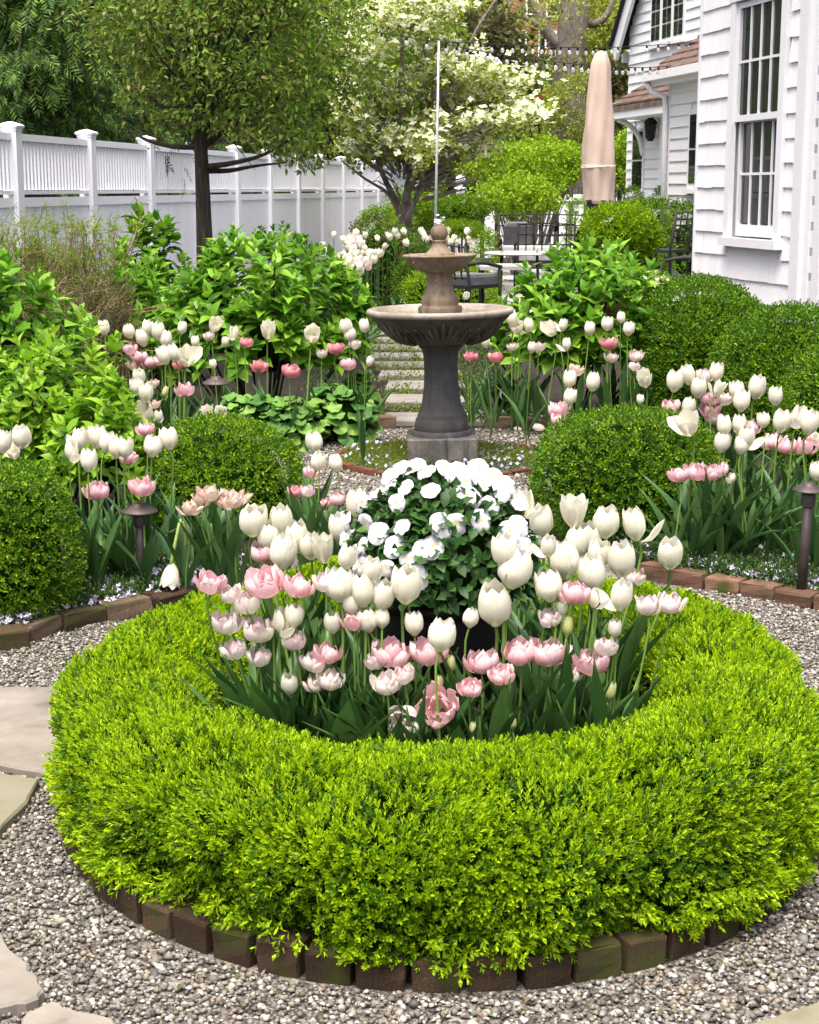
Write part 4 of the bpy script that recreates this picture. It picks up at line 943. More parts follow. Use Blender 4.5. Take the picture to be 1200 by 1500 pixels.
def label_group(start, zones, group):
    """zones: (name, test); within a zone flowers of a kind are told apart by their order from the left"""
    rest = ALL_T[start:]; done = set()
    for zn, test in zones:
        for kind in WORDS:
            l = sorted([x for x in rest if x[1] == kind and id(x[0]) not in done and test(x[2], x[3])], key=lambda x: x[2])
            for i, x in enumerate(l):
                done.add(id(x[0]))
                pre = 'only ' if len(l) == 1 else '' if i else 'leftmost '
                if i and i == len(l) - 1: pre = 'rightmost '
                w = WORDS[kind]
                x[0]['label'] = (pre + w + ' ' + zn) if pre else f'{w}, {ORD[i]} from left, {zn}'
                x[0]['group'] = group

ring_t = """W 372 763 52|W 412 762 48|W 434 787 52|W 415 808 56|O 473 805 46|W 497 773 46|W 523 737 46|W 497 856 55|W 531 864 54|W 562 872 50|W 596 857 62|W 648 930 52|W 413 910 40|W 431 902 38|
W 487 912 36|W 537 908 40|W 514 884 36|W 607 913 38|W 424 1002 34|L 460 965 40|L 485 992 40|P 312 850 42|L 338 866 36|L 362 880 42|P 388 848 54|P 387 806 40|L 333 908 44|L 379 917 50|L 343 948 38|L 381 960 34|
P 438 854 44|L 477 848 38|P 479 953 40|L 463 998 34|P 573 952 52|L 549 964 36|L 566 997 44|P 627 950 50|L 592 1057 52|P 640 1037 54|B 660 973 30|B 644 999 22|
W 725 886 70|W 755 833 62|W 740 806 54|W 767 741 50|W 792 763 52|W 803 800 36|O 840 750 50|W 862 790 54|W 888 765 50|W 930 768 52|W 825 820 60|W 910 820 58|W 867 840 58|W 910 872 50|W 803 858 50|W 982 812 50|
W 870 876 30|O 823 891 26|B 832 917 32|W 901 920 30|L 888 943 38|P 705 964 46|P 763 948 52|P 803 950 54|P 870 966 48|P 843 864 44|L 930 842 34|L 950 882 40|L 983 880 40|L 806 901 36|B 895 1013 30|B 750 1058 26|B 693 1066 20|W 780 790 44|W 845 795 50|W 878 812 46|W 395 785 46|W 455 800 44|W 510 815 42|W 545 835 40|P 520 905 38|L 590 985 36|P 735 985 36|L 835 985 36|P 690 1005 34|L 430 935 38|W 560 905 32|W 690 905 30"""
def y_front(px, py): return (py > 795 and 480 < px < 815) or py > 845
s0 = len(ALL_T)
for rec in ring_t.replace('\n', '').split('|'):
    k, px, py, h = rec.split(); px, py, h = float(px), float(py), float(h)
    z = {'W': .56, 'O': .56, 'B': .42}.get(k, .45)
    if h < 42 and k == 'W': z = .40
    p = at_z(px, py, z); d = p[1]
    xo = abs(p[0] - RING[0]); ymax = max(.12, (.47 ** 2 - min(xo, .45) ** 2)) ** .5 * RK
    d = min(max(d, RING[1] - ymax + .03), RING[1] + ymax * .9)
    if y_front(px, py): d = min(d, 3.55)            # these stand in front of the planter
    p = at_d(px, py, d)
    b = np.array((p[0] * .985 + (RING[0] - p[0]) * .06 + rng.normal() * .012, d + (RING[1] - d) * .05 + rng.normal() * .012, .05))
    v = b[:2] - PC; rr = np.linalg.norm(v)
    if rr < .19: b[:2] = PC + v / max(rr, 1e-3) * .19
    v = b[:2] - RING; rr = math.hypot(v[0], v[1] / RK)
    if rr > .50: b[:2] = RING + v / rr * .50
    tulip(k, px, py, h, d, b, leaves=5 if k != 'B' else 3, leaf_len=(.22, .41), face={(592., 1057.): (-.6, -.75, .25), (640., 1037.): (-.3, -.8, .45), (388., 848.): (-.15, -.2, 1)}.get((px, py)))
label_group(s0, [('upper row left of the white pansies', lambda x, y: x < 545 and y < 830),
                 ('middle row left of the black planter', lambda x, y: x < 620 and y < 900),
                 ('low left of the black planter', lambda x, y: x < 540),
                 ('low in front of the black planter', lambda x, y: x < 700),
                 ('upper row right of the white pansies', lambda x, y: y < 810),
                 ('middle row right of the black planter', lambda x, y: y < 900),
                 ('low right of the black planter', lambda x, y: True)], 'tulips inside the clipped box ring')

def bed_tulips(txt, zf, drange, zones, group, leaves=2, zb=.045, stem='stem', fixed=None, droop=None, ll=(.24, .36)):
    s0 = len(ALL_T)
    for rec in txt.replace('\n', '').split('|'):
        k, px, py, h = rec.split(); px, py, h = float(px), float(py), float(h)
        z = zf(k, py); d = min(max(at_z(px, py, z)[1], drange[0]), drange[1])
        p = at_d(px, py, d); b = (p[0] + rng.normal() * .025, d + rng.uniform(-.02, .05), zb)
        tulip(k, px, py, h, d, b, leaves=leaves, leaf_len=ll, stem_mat=stem, face=(rng.normal() * .35, -.7 + rng.normal() * .3, .9) if k == 'O' else (-.2, -.3, -1.0) if k == 'D' else None)
    label_group(s0, zones, group)
bed_tulips("""W 5 647 36|W 32 640 36|O 20 663 30|W 117 643 36|W 142 640 36|W 158 648 34|W 171 655 34|W 185 656 32|W 224 653 34|W 247 642 36|W 130 674 36|P 143 715 36|P 207 710 36|P 188 668 24|P 213 626 26|L 8 687 26|
F 278 740 30|F 295 728 28|F 308 719 34|F 328 731 28|F 341 727 36|W 105 660 30|B 117 772 18""", lambda k, y: .56 if k == 'W' else .44, (5.75, 6.5),
           [('behind the left edge box mound', lambda x, y: x < 60), ('in the row above the left path lamp', lambda x, y: x < 262), ('beside the wide box mound on the left', lambda x, y: True)], 'tulips in the left front bed', 3)
bed_tulips("""W 125 471 24|W 152 480 24|W 189 485 22|W 217 480 24|W 209 494 28|W 232 485 28|W 243 496 26|W 240 520 30|W 254 517 28|O 274 525 34|W 204 552 26|W 214 575 32|W 200 566 26|O 212 606 36|W 232 610 20|P 191 509 22|P 205 520 24|P 220 528 24|P 233 526 20|P 270 568 26|F 196 532 20|F 227 590 18|F 225 560 16|B 242 574 18|R 262 532 18""",
           lambda k, y: .58 if k in 'WO' else .46, (7.6, 9.6), [('top of the drift beyond the lime hydrangea', lambda x, y: y < 500), ('lower drift beyond the lime hydrangea', lambda x, y: True)], 'tulips beyond the lime hydrangea')
bed_tulips("""O 315 477 26|W 343 487 20|O 393 485 30|O 457 492 32|W 507 478 24|W 513 490 22|W 534 477 22|W 312 533 15|W 267 480 20|O 303 607 26|O 325 606 26|W 542 529 16|W 286 500 18|W 330 500 16|R 380 534 24|R 427 540 28|P 510 531 24|R 493 508 24|L 520 502 20|R 360 500 20|L 472 516 18|L 306 490 18""",
           lambda k, y: .60 if k in 'WO' else .48, (8.3, 9.7), [('atop the wide left box mound', lambda x, y: y > 590), ('in front of the middle hydrangea, right half', lambda x, y: x > 385), ('in front of the middle hydrangea, left half', lambda x, y: True)], 'tulips in front of the middle hydrangea')
bed_tulips("""W 460 647 32|W 466 676 30|W 492 678 28|P 457 690 22|R 433 717 26|L 450 717 24|P 493 728 26|P 478 735 16""", lambda k, y: .52 if k == 'W' else .38, (6.1, 6.9),
           [('behind the ring between box mound and pansies', lambda x, y: True)], 'tulips between the box mound and the pansies', 3)
bed_tulips("""W 750 466 24|W 774 476 22|O 757 480 26|O 807 484 26|W 825 476 20|W 864 481 22|W 890 474 22|W 910 465 18|W 921 481 22|W 830 504 20|W 712 501 18|W 779 509 18|W 835 555 28|W 869 559 30|W 835 581 26|O 944 556 30|O 683 434 14|L 930 535 18|L 896 522 20|R 691 520 20|R 726 521 22|R 892 500 26|L 932 519 22|F 844 539 24|P 818 596 32|P 820 613 24|P 882 604 28|L 750 506 16|F 849 617 22|L 790 506 18|W 938 585 16""",
           lambda k, y: .60 if k in 'WO' else .48, (6.9, 10.0), [('between fountain bowl and right hydrangea', lambda x, y: x < 800), ('above the dark box mound right of the fountain', lambda x, y: y > 530), ('below the right hydrangea', lambda x, y: True)], 'tulips below the right hydrangea', ll=(.26, .42))
bed_tulips("""W 989 558 34|W 1007 549 32|W 1024 567 34|W 1050 545 30|O 1053 570 26|W 1079 571 28|W 1086 587 34|W 1109 567 38|W 1136 580 30|W 1118 615 24|W 1146 617 36|W 1171 610 34|W 1187 619 40|O 1008 623 42|W 1009 595 28|W 1061 623 32|W 1083 621 30|W 1058 648 32|W 1094 640 38|W 1087 652 30|P 983 592 28|L 1033 548 26|P 1040 580 28|P 1042 597 30|L 1046 609 28|L 1062 582 24|P 1101 623 26|P 1131 642 34|P 1152 650 32|P 1180 650 32|P 994 692 30|P 1020 688 32|P 1042 690 28|P 1053 686 26|F 1197 640 26|W 1196 690 30|W 1072 700 16""",
           lambda k, y: .60 if k in 'WO' else .46, (6.25, 7.5), [('back row of the right bed', lambda x, y: y < 600), ('middle row of the right bed', lambda x, y: y < 660), ('front row of the right bed', lambda x, y: True)], 'tulips in the right bed', 3, ll=(.26, .40))
# the drooping flower that hangs over the left lamp's foot
s0 = len(ALL_T); hd = at_d(250, 843, 5.75)
tulip('D', 250, 843, 40, 5.75, (at_d(262, 800, 5.85)[0], 5.85, .045), leaves=2, face=(-.15, -.25, -1))
st = ALL_T[-1][0]
label_group(s0, [('hanging upside down beside the left path lamp', lambda x, y: True)], 'tulips in the left front bed')
for ch in st.children:
    if ch.name.startswith('stem'):
        B = np.array(st.location); top = at_d(266, 762, 5.82)
        ch.data = mesh_of('stem', *tube(curve([B, (B + top) / 2 + (.02, 0, .02), top, at_d(258, 790, 5.78), hd + (0, 0, .03)], 14) - B, .0065, 6), M['petal_bud'], True)

# clumps of tulip leaves without flowers fill the beds
def leaf_clump(px, py, n, zb=.045, ln=(.24, .36), lab=''):
    b = at_z(px, py, zb); t = thing('tulip_leaves', lab, 'tulip leaves', tuple(b))
    for i in range(n):
        a = rng.uniform(0, 6.28); y = norm((math.cos(a), math.sin(a), rng.uniform(1.6, 5.5))); r_ = rng.uniform(.0, .09)
        put('leaf', tl_mesh[int(rng.integers(4))], t, mat4=basis((math.cos(a) * r_, math.sin(a) * r_, 0), y, (-math.cos(a), -math.sin(a), .5), rng.uniform(*ln)))
for px, py, n, lb in ((140, 845, 12, 'broad tulip leaves in front of the left path lamp'), (185, 850, 10, 'tulip leaves left of the lamp post foot'), (285, 835, 12, 'tulip leaves under the faded peach tulips'), (330, 828, 10, 'dark tulip leaves at the foot of the wide box mound'),
                      (1010, 830, 10, 'tulip leaves below the three pink tulips in the right bed'), (1060, 828, 12, 'tulip leaves drooping over the red brick edging'), (1110, 822, 12, 'wide tulip leaves left of the right path lamp'), (1195, 840, 9, 'tulip leaves at the right lamp post foot'), (1150, 800, 10, 'tulip leaves behind the right path lamp'),
                      (700, 605, 12, 'thin tulip leaves right beside the fountain column'), (735, 600, 12, 'thin tulip leaves above the buried spotlight'), (775, 605, 10, 'thin tulip leaves left of the dark gap'), (900, 600, 10, 'long tulip leaves behind the right box mound'), (250, 600, 10, 'tulip leaves left of the small mushroom lamp'), (450, 790, 5, 'tulip leaves behind the ring hedge by the pansies')):
    leaf_clump(px, py, n, lab=lb)

# far drift of small white tulips under the dogwood: a dozen pixels each, one mesh apiece
def tiny_tulip(seed, m):
    r_ = np.random.default_rng(seed); a = Acc()
    for i in range(5):
        V, F, al, ac = petal(1, .42, R(58), .5, 0, r_.uniform(.05, .3), .4, seed * 7 + i, 4, 4); a.add(rotz(V, i * 2 * PI / 5), F)
    me = a.mesh('tulip', M[m], True); n = len(me.vertices); return attr(me, np.tile(np.repeat(np.linspace(0, 1, 4), 4), 5), np.zeros(n))
TT = [tiny_tulip(i, 'petal_white') for i in range(3)] + [tiny_tulip(7, 'petal_pale')]
stems = Acc()
for i in range(125):
    f = rng.random(); py = 346 + 62 * f ** .9; px = rng.normal(530 - 22 * f, 20 - 6 * f)
    if i > 100: px, py = rng.uniform(560, 690), rng.uniform(343, 362)
    d = 19.5 - 5.2 * f + rng.uniform(-.4, .4) if i <= 100 else rng.uniform(19, 20.5); p = at_d(px, py, d)
    v = 3 if rng.random() < .1 + .25 * (f > .7) else int(rng.integers(3))
    o = put('tulip', TT[v], None, tuple(p), (rng.normal() * .35, rng.normal() * .35, rng.uniform(0, 6)), rng.uniform(.072, .1))
    tag(o, 'small white tulip in the crowded drift before the dogwood trunk' if v < 3 else 'small blush tulip in the crowded drift before the dogwood trunk', 'tulip', 'far drift of white tulips' if v < 3 else 'blush tulips in the far drift')
    stems.tube([(p[0], p[1], .03), tuple(p)], .004, 4)
    for q in range(2):
        a = rng.uniform(0, 6.28); stems.add(*place(*TL[int(rng.integers(4))], (p[0], p[1], .04), (math.cos(a), math.sin(a), 1.8), (-math.cos(a), -math.sin(a), .5), min(.3, p[2] * .85)))
stems.put('tulip_drift_greenery', M['tulip_leaf'], kind='stuff')

# petals fallen on the ground
for i, (px, py, r_) in enumerate(((762, 628, .3), (800, 630, .5), (818, 634, .2), (1063, 818, .4), (195, 825, .6), (955, 833, .2))):
    me = flower_type('W', 0)[i % 6]; o = put('fallen_petal', me, None, tuple(at_z(px, py, .03)), (0, R(78), r_ * 6), .10)
    tag(o, ['fallen white petal on the gravel right of the fountain, the left of three', 'fallen white petal on the gravel right of the fountain, the middle of three', 'fallen white petal on the gravel right of the fountain, nearest the box mound', 'fallen petal on the soil under the right tulips', 'fallen petal on the soil beside the left lamp post', 'fallen petal at the reddish brick edging'][i], 'petal')

# ================================================================== leafy shrubs
HL = [leaf_big(.56, -.22, .10, .02, 6, 11), leaf_big(.50, -.38, .14, .02, 6, 12), leaf_big(.62, -.12, .08, .03, 6, 13), leaf_big(.54, -.5, .12, .02, 6, 14)]
HL6 = [leaf6(.54, .10, -.28), leaf6(.6, .06, -.4)]
def leafy_shrub(name, label, c, r, shoots, leaf_len, mat, seed, parts=260, pairs=3, zlow=.1, cat='hydrangea', tone=None):
    """stems rising to shoot tips, each tip with crossed pairs of big leaves; the leaves that show are parts"""
    r_ = np.random.default_rng(seed)
    t = thing(name, label, cat, (c[0], c[1], 0))
    lm = [mesh_of('leaf', *h, M[mat], True) for h in HL]
    D = norm(r_.normal(size=(shoots * 3, 3))); D[:, 2] = np.abs(D[:, 2]) * 1.1 - .28; D = norm(D)[:shoots]
    k = r_.uniform(.55, 1.0, shoots) ** .5
    T = D * np.array(r) * k[:, None] * (1 + .14 * lumps(D, 4, seed))[:, None] + np.array((0, 0, c[2]))
    T[:, 2] = np.maximum(T[:, 2], zlow)
    Pp, Yy, Zz, Ss = [], [], [], []
    stems = Acc()
    for i in range(shoots):
        tip = T[i]; up = norm(D[i] * .75 + np.array((0, 0, .85)) + r_.normal(size=3) * .18)
        foot = np.array((tip[0] * .3, tip[1] * .3, 0.03))
        if i % 17 == 0: stems.tube(curve([foot, foot * .4 + tip * .6 - (0, 0, .05), tip - up * .05, tip], 6), np.linspace(.009, .004, 6), 5)
        x = norm(np.cross(up, r_.normal(size=3))); y = np.cross(up, x)
        for p in range(pairs + 1):
            op = (0.10, .55, .95, 1.25)[min(3, p)] + r_.uniform(-.12, .12); ll = leaf_len * (.42, .85, 1.0, .95)[min(3, p)] * r_.uniform(.85, 1.15)
            axis = x if p % 2 else y
            for s in (-1, 1):
                dr = norm(up * math.cos(op) + axis * s * math.sin(op) + r_.normal(size=3) * .10)
                Pp.append(tip - up * (.0 + .035 * p) * (leaf_len / .1)); Yy.append(dr); Zz.append(norm(up * math.sin(op) - axis * s * math.cos(op) + (0, 0, .3))); Ss.append(ll)
    Pp, Yy, Zz, Ss = map(np.array, (Pp, Yy, Zz, Ss))
    score = (Pp + Yy * Ss[:, None] * .5) @ np.array((0.0, -.8, .6))
    order = np.argsort(-score)
    for i in order[:parts]: put('leaf', lm[int(r_.integers(4))], t, mat4=basis(Pp[i], Yy[i], Zz[i], Ss[i]))
    o = order[parts:]
    if len(o): multi(HL6, Pp[o], Yy[o], Zz[o], Ss[o]).put('foliage', M[mat], t, kind='stuff')
    stems.put('stem', M['twig'], t, kind='stuff')
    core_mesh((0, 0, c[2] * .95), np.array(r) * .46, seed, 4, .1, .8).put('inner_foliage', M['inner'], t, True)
    return t
def X(px, d): return at_d(px, 700, d)[0]
def ZT(py, d): return at_d(600, py, d)[2]
leafy_shrub('hydrangea', 'lime green hydrangea spilling in from the left edge beside the white tulips', (X(85, 7.3), 7.3, .44), (.40, .36, .46), 190, .092, 'hyd_lime', 61, 290)
leafy_shrub('hydrangea', 'small lime hydrangea in the left bed next to the pink tulip row', (X(150, 6.9), 6.9, .35), (.24, .22, .40), 70, .085, 'hyd_lime', 62, 200)
leafy_shrub('hydrangea', 'bright green hydrangea at the far left edge under the twiggy shrub', (X(15, 8.3), 8.3, .62), (.42, .36, .56), 150, .11, 'hyd', 63, 280)
leafy_shrub('hydrangea', 'broad green hydrangea in the middle bed in front of the dark tree trunk', (X(388, 10.4), 10.4, .62), (.72, .5, .60), 270, .125, 'hyd', 64, 300, zlow=.32)
leafy_shrub('hydrangea', 'bushy green shrub by the fence left of the tree trunk', (X(225, 12.3), 12.3, .62), (.36, .36, .70), 150, .13, 'hyd', 65, 200, cat='shrub')
leafy_shrub('hydrangea', 'low green shrub between the twiggy shrub and the white tulips', (X(200, 11.0), 11.0, .45), (.48, .35, .50), 150, .12, 'hyd', 66, 200, cat='shrub')
leafy_shrub('hydrangea', 'broad bright hydrangea right of the fountain bowl', (X(835, 10.6), 10.6, .60), (.60, .5, .58), 200, .128, 'hyd', 67, 300, zlow=.26)
leafy_shrub('leafy_shrub', 'dark fine leaved shrub running along the fence behind the tree trunk', (X(415, 15.5), 15.5, .55), (.62, .6, .68), 130, .10, 'hyd_dark', 68, 120, cat='shrub')
leafy_shrub('leafy_shrub', 'small dark shrub at the fence foot below the twiggy shrub', (X(20, 11.8), 11.8, .5), (.4, .3, .58), 60, .12, 'hyd_dark', 69, 100, cat='shrub')
# perennials with round lobed leaves round the foot of the middle hydrangea
LB = [lobed_leaf(7, i) for i in range(3)]; lb_mesh = [mesh_of('leaf', *l, M['mantle'], True) for l in LB]
def mantle(label, px, py, w, d, h, n, seed):
    r_ = np.random.default_rng(seed); t = thing('lobed_perennial', label, 'perennial', (X(px, d), d, .03)); rest = Acc()
    for i in range(n):
        dd = norm(r_.normal(size=3)); dd[2] = abs(dd[2]); p = dd * np.array((w, w * .8, h)) * r_.uniform(.8, 1.0); z = norm(dd * .55 + (0, -.25, .8) + r_.normal(size=3) * .22); a = r_.uniform(0, 6.28)
        y = norm(np.cross(z, r_.normal(size=3))); s = r_.uniform(.075, .115)
        put('leaf', lb_mesh[i % 3], t, mat4=basis(p - y * s * .45, y, z, s))
        if i % 3 == 0: rest.tube([(p[0] * .2, p[1] * .2, 0), p], .003, 4)
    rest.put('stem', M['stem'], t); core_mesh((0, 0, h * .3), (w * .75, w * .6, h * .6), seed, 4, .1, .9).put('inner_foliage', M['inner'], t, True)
mantle('left clump of round lobed leaves below the small mushroom lamp', 365, 620, .24, 9.5, .30, 95, 71)
mantle('middle clump of round lobed leaves against the brick kerb', 425, 620, .22, 9.45, .28, 90, 72)
mantle('right clump of round lobed leaves beside the stone steps', 495, 620, .25, 9.7, .33, 110, 73)
mantle('small yellow green lobed clump at the edge of the stone steps', 528, 590, .13, 10.6, .30, 50, 74)
# twiggy half bare shrub at the fence
def twiggy(label, c, r, n, seed):
    r_ = np.random.default_rng(seed); t = thing('twiggy_shrub', label, 'shrub', (c[0], c[1], 0)); a = Acc(); LP = []
    for i in range(n):
        x0, y0 = r_.uniform(-.5, .5) * r[0], r_.uniform(-.4, .4) * r[1]; b = np.array((x0, y0, 0.02))
        dirx = np.array((x0 / r[0] * .9 + r_.normal() * .25, r_.normal() * .3, 1)); L = r[2] * r_.uniform(.7, 1.05)
        tip = b + dirx * L * np.array((r[0] * .8, r[1] * .8, 1)); tip[2] = min(tip[2], r[2] * 1.02)
        pts = curve([b, (b + tip) / 2 + r_.normal(size=3) * .05, tip], 7); a.tube(pts, np.linspace(.008, .0025, 7), 4)
        for q in range(5):
            f = pts[int(r_.integers(3, 7))]; e = f + np.array((r_.normal() * .08, r_.normal() * .08, abs(r_.normal()) * .10)); a.tube([f, (f + e) / 2 + r_.normal(size=3) * .01, e], [.003, .0025, .0015], 3)
            LP += [f + (e - f) * r_.random() + r_.normal(size=3) * .015 for _ in range(7)]
    a.put('branches', M['cane'], t, kind='stuff'); LP = np.array(LP)
    multi(SPRIG_S, LP, norm(r_.normal(size=LP.shape) + (0, 0, .5)), rnd(len(LP)), .036).put('foliage', M['box_yellow'] if seed % 2 else M['far_olive'], t, kind='stuff')
twiggy('half bare brown twiggy shrub before the white fence at left', (X(95, 10.9), 10.9), (.42, .35, 1.22), 190, 81)
twiggy('lower sparse twiggy shrub arching above the white tulips at left', (X(140, 10.2), 10.2), (.34, .3, .85), 100, 82)

# ================================================================== white privacy fence on the left
FA = np.array((-5.03 / 0.3807 * 0.238, 5.03 / 0.3807 * 1.0)); FA = np.array((-.238 * 13.21, 13.21)); FD = norm(np.array((2.14, 15.0))); FN = np.array((FD[1], -FD[0]))
fence = thing('privacy_fence', 'long white fence with open picket top running back along the left side', 'fence', (FA[0], FA[1], 0))
fang = math.atan2(FD[1], FD[0])
def fpt(s, n=0.0): return (FD * s + FN * n)
unit = mesh_of('plank', np.array([(x, y, z) for x in (-.5, .5) for y in (-.5, .5) for z in (-.5, .5)]), BOXF, M['vinyl'])
def fbox(name, s, n, z, ls, ln, lz, parent=None, par_loc=(0, 0, 0), me=None):
    p = fpt(s, n); return put(name, me or unit, parent or fence, (p[0] - par_loc[0], p[1] - par_loc[1], z), (0, 0, fang), (ls, ln, lz))
CAPV, CAPF = lathe([(.001, 0), (.092, 0), (.092, .022), (.108, .032), (.112, .05), (.100, .060), (.03, .085), (.001, .09)], 4)
CAPV = rotz(CAPV, PI / 4) * (1.05, 1.05, .8); cap_me = mesh_of('cap', CAPV, CAPF, M['vinyl'])
SP = 1.79
small_pickets = Acc()
for i in range(-2, 14):
    s = i * SP
    post = put('post', mesh_of('post', *(lambda a: (np.vstack(a.V), np.vstack(a.F)))(Acc().box((0, 0, .97), (.063, .063, .97))), M['vinyl']), fence, (fpt(s)[0], fpt(s)[1], 0), (0, 0, fang))
    put('cap', cap_me, post, (0, 0, 1.941))
    if i == 13: break
    m = s + SP / 2; L = SP - .13
    for z, h, w in ((1.895, .055, .05), (1.385, .075, .05), (.12, .14, .05)): fbox('rail', m, 0, z, L, w, h)
    fbox('rail', m, 0, 1.462, L, .05, .03)
    n = 11
    for j in range(n):
        fbox('plank', s + .065 + L * (j + .5) / n, rng.uniform(-.001, .001), .775, L / n - .004, .026, 1.17)
    n = 21
    for j in range(n):
        q = s + .065 + L * (j + .5) / n
        if i <= 3: fbox('picket', q, 0, 1.676, .036, .022, .388)
        else: 
            p = fpt(q); small_pickets.box((p[0], p[1], 1.676), (.018, .011, .194), fang)
small_pickets.put('picket', M['vinyl'], fence, kind='stuff')

# ================================================================== trees
def tree(name, label, base, trunk_pts, rad, limbs, bark, cat='tree', group=None):
    t = thing(name, label, cat, tuple(base), group=group)
    if len(trunk_pts): put('trunk', mesh_of('trunk', *tube(curve(trunk_pts, 14), np.interp(np.linspace(0, 1, 14), np.linspace(0, 1, len(rad)), rad), 10), M[bark], True), t)
    for l in limbs:
        n = 10; put('limb', mesh_of('limb', *tube(curve(l[0], n), np.linspace(l[1], l[2], n), 6), M[bark], True), t)
    return t
def crown_points(c, r, n, nclump, seed, clump_r=.3, shell=.5):
    """leaf positions in clumps spread through an ellipsoid, leaving gaps between clumps"""
    r_ = np.random.default_rng(seed); D = norm(r_.normal(size=(nclump, 3))); k = (shell + (1 - shell) * r_.random(nclump)) ** .6
    C = D * k[:, None] * np.array(r) * (1 + .15 * lumps(D, 3, seed))[:, None] + np.array(c)
    i = r_.integers(0, nclump, n); g = r_.normal(size=(n, 3)) * clump_r * r_.uniform(.5, 1.2, nclump)[i][:, None] * np.array((1, 1, .55))
    return C[i] + g, norm(norm(C - np.array(c))[i] + r_.normal(size=(n, 3)) * .6), C
# --- dark standard tree in the left bed
d = 13.0; bx = X(298, d); zc = ZT(95, d)
base = np.array((bx, d, 0))
rel = lambda px, py, dd=d: at_d(px, py, dd) - base
limbs = []
for pts in ([(294, 225), (270, 190), (230, 150), (195, 120)], [(296, 210), (315, 150), (318, 80), (330, 0)], [(300, 245), (345, 238), (390, 225), (440, 195)], [(299, 250), (335, 250), (375, 243), (420, 238)], [(297, 215), (340, 185), (400, 150), (450, 100)], [(293, 205), (280, 130), (250, 60), (240, -20)], [(296, 200), (330, 120), (390, 60), (420, 0)], [(294, 215), (255, 215), (215, 205), (190, 190)]):
    dz = rng.uniform(-.45, .45); limbs.append(([rel(px, py, d + dz * k / 3) for k, (px, py) in enumerate(pts)], .028, .006))
tr = tree('dark_tree', 'dark trunked small tree with bronze green crown before the white fence', base, [rel(302, 420), rel(299, 330), rel(296, 250), rel(294, 190), rel(296, 120), rel(300, 40)], [.075, .062, .055, .05, .035, .02], limbs, 'bark')
P, Y, C = crown_points((rel(345, 60)), (1.16, 1.0, 1.15), 25000, 190, 91, .20, .2)
yb_ = 208 + 34 * np.exp(-((P[:, 0] - rel(445, 200)[0]) / .38) ** 2) - 25 * np.exp(-((P[:, 0] - rel(300, 200)[0]) / .2) ** 2)
keep = (P[:, 2] > CAM_H + (275 - yb_) / FPX * d + .14 * lumps(P, 5, 92)); P, Y = P[keep], Y[keep]
Y = norm(Y * .6 + rng.normal(size=P.shape) * .6 + (0, 0, -.15)); h = len(P) * 3 // 4
T6 = [leaf6(.48, .06, -.2), leaf6(.42, .1, -.3)]
multi(T6, P[:h], Y[:h], rnd(h) + (0, 0, .9), rng.uniform(.034, .062, h)).put('crown', M['tree_leaf'], tr, kind='stuff')
multi(T6, P[h:] + (.10, -.05, .03), Y[h:], rnd(len(P) - h) + (0, 0, .9), rng.uniform(.038, .066, len(P) - h)).put('new_leaves', M['tree_spring'], tr, kind='stuff')
a = Acc()
for c_ in C[::3]:
    f = rel(296, 160); a.tube(curve([f + (c_ - f) * .25, f + (c_ - f) * .6 + rng.normal(size=3) * .05, c_], 5), [.012, .008, .006, .004, .002], 4)
a.put('twigs', M['bark'], tr, kind='stuff')
# --- big weeping cypress over the fence at left
def conifer(label, px, d, tops, n, seed, w, dpt, z0, z1):
    r_ = np.random.default_rng(seed); t = thing('cypress_tree', label, 'conifer', (X(px, d), d, 0))
    put('trunk', mesh_of('trunk', *tube([(0, 0, 0), (.03, 0, z1 * .5), (0, 0, z1)], [.22, .16, .03], 9), M['bark'], True), t)
    nb = 260; B = []
    for i in range(nb):
        z = r_.uniform(z0, z1); k = (1 - .45 * (z - z0) / (z1 - z0)); a = r_.uniform(0, 6.28); L = k * r_.uniform(.45, 1.05); B.append((math.cos(a) * w * L, math.sin(a) * dpt * L, z))
    B = np.array(B); i = r_.integers(0, nb, n); f = r_.random(n) ** .6
    P = B[i] * np.c_[f, f, np.ones(n)] + r_.normal(size=(n, 3)) * .13; P[:, 2] += .35 * np.sin(f * 2.4) - .55 * f ** 2.2
    O = norm(B[i] * (1, 1, 0)); Y = norm(O * .55 + (0, 0, -.75) + r_.normal(size=P.shape) * .30)
    multi(CONIFER, P, Y, norm(O + r_.normal(size=P.shape) * .5 + (0, 0, .6)), r_.uniform(.16, .30, n)).put('crown', M['conifer'], t, kind='stuff')
    a = Acc()
    for b in B[::2]: a.tube(curve([(0, 0, b[2]), (b[0] * .5, b[1] * .5, b[2] + .28), (b[0] * .95, b[1] * .95, b[2] - .1)], 6), np.linspace(.03, .006, 6), 4)
    a.put('branches', M['bark'], t, kind='stuff')
conifer('large dark weeping conifer hanging over the near end of the white fence', 70, 17.2, 0, 6200, 101, 1.55, 1.3, 1.9, 6.5)
conifer('second dark conifer behind the fence, left of the bronze tree', 190, 20.5, 0, 3200, 102, 1.5, 1.3, 1.6, 6.5)
conifer('dark conifer deep behind the first one at the left edge', -40, 21.0, 0, 2200, 103, 1.9, 1.5, 1.5, 7.0)
conifer('dark conifer behind the fence and the bronze tree', 330, 26.0, 0, 2200, 104, 1.9, 1.6, 1.8, 6.5)
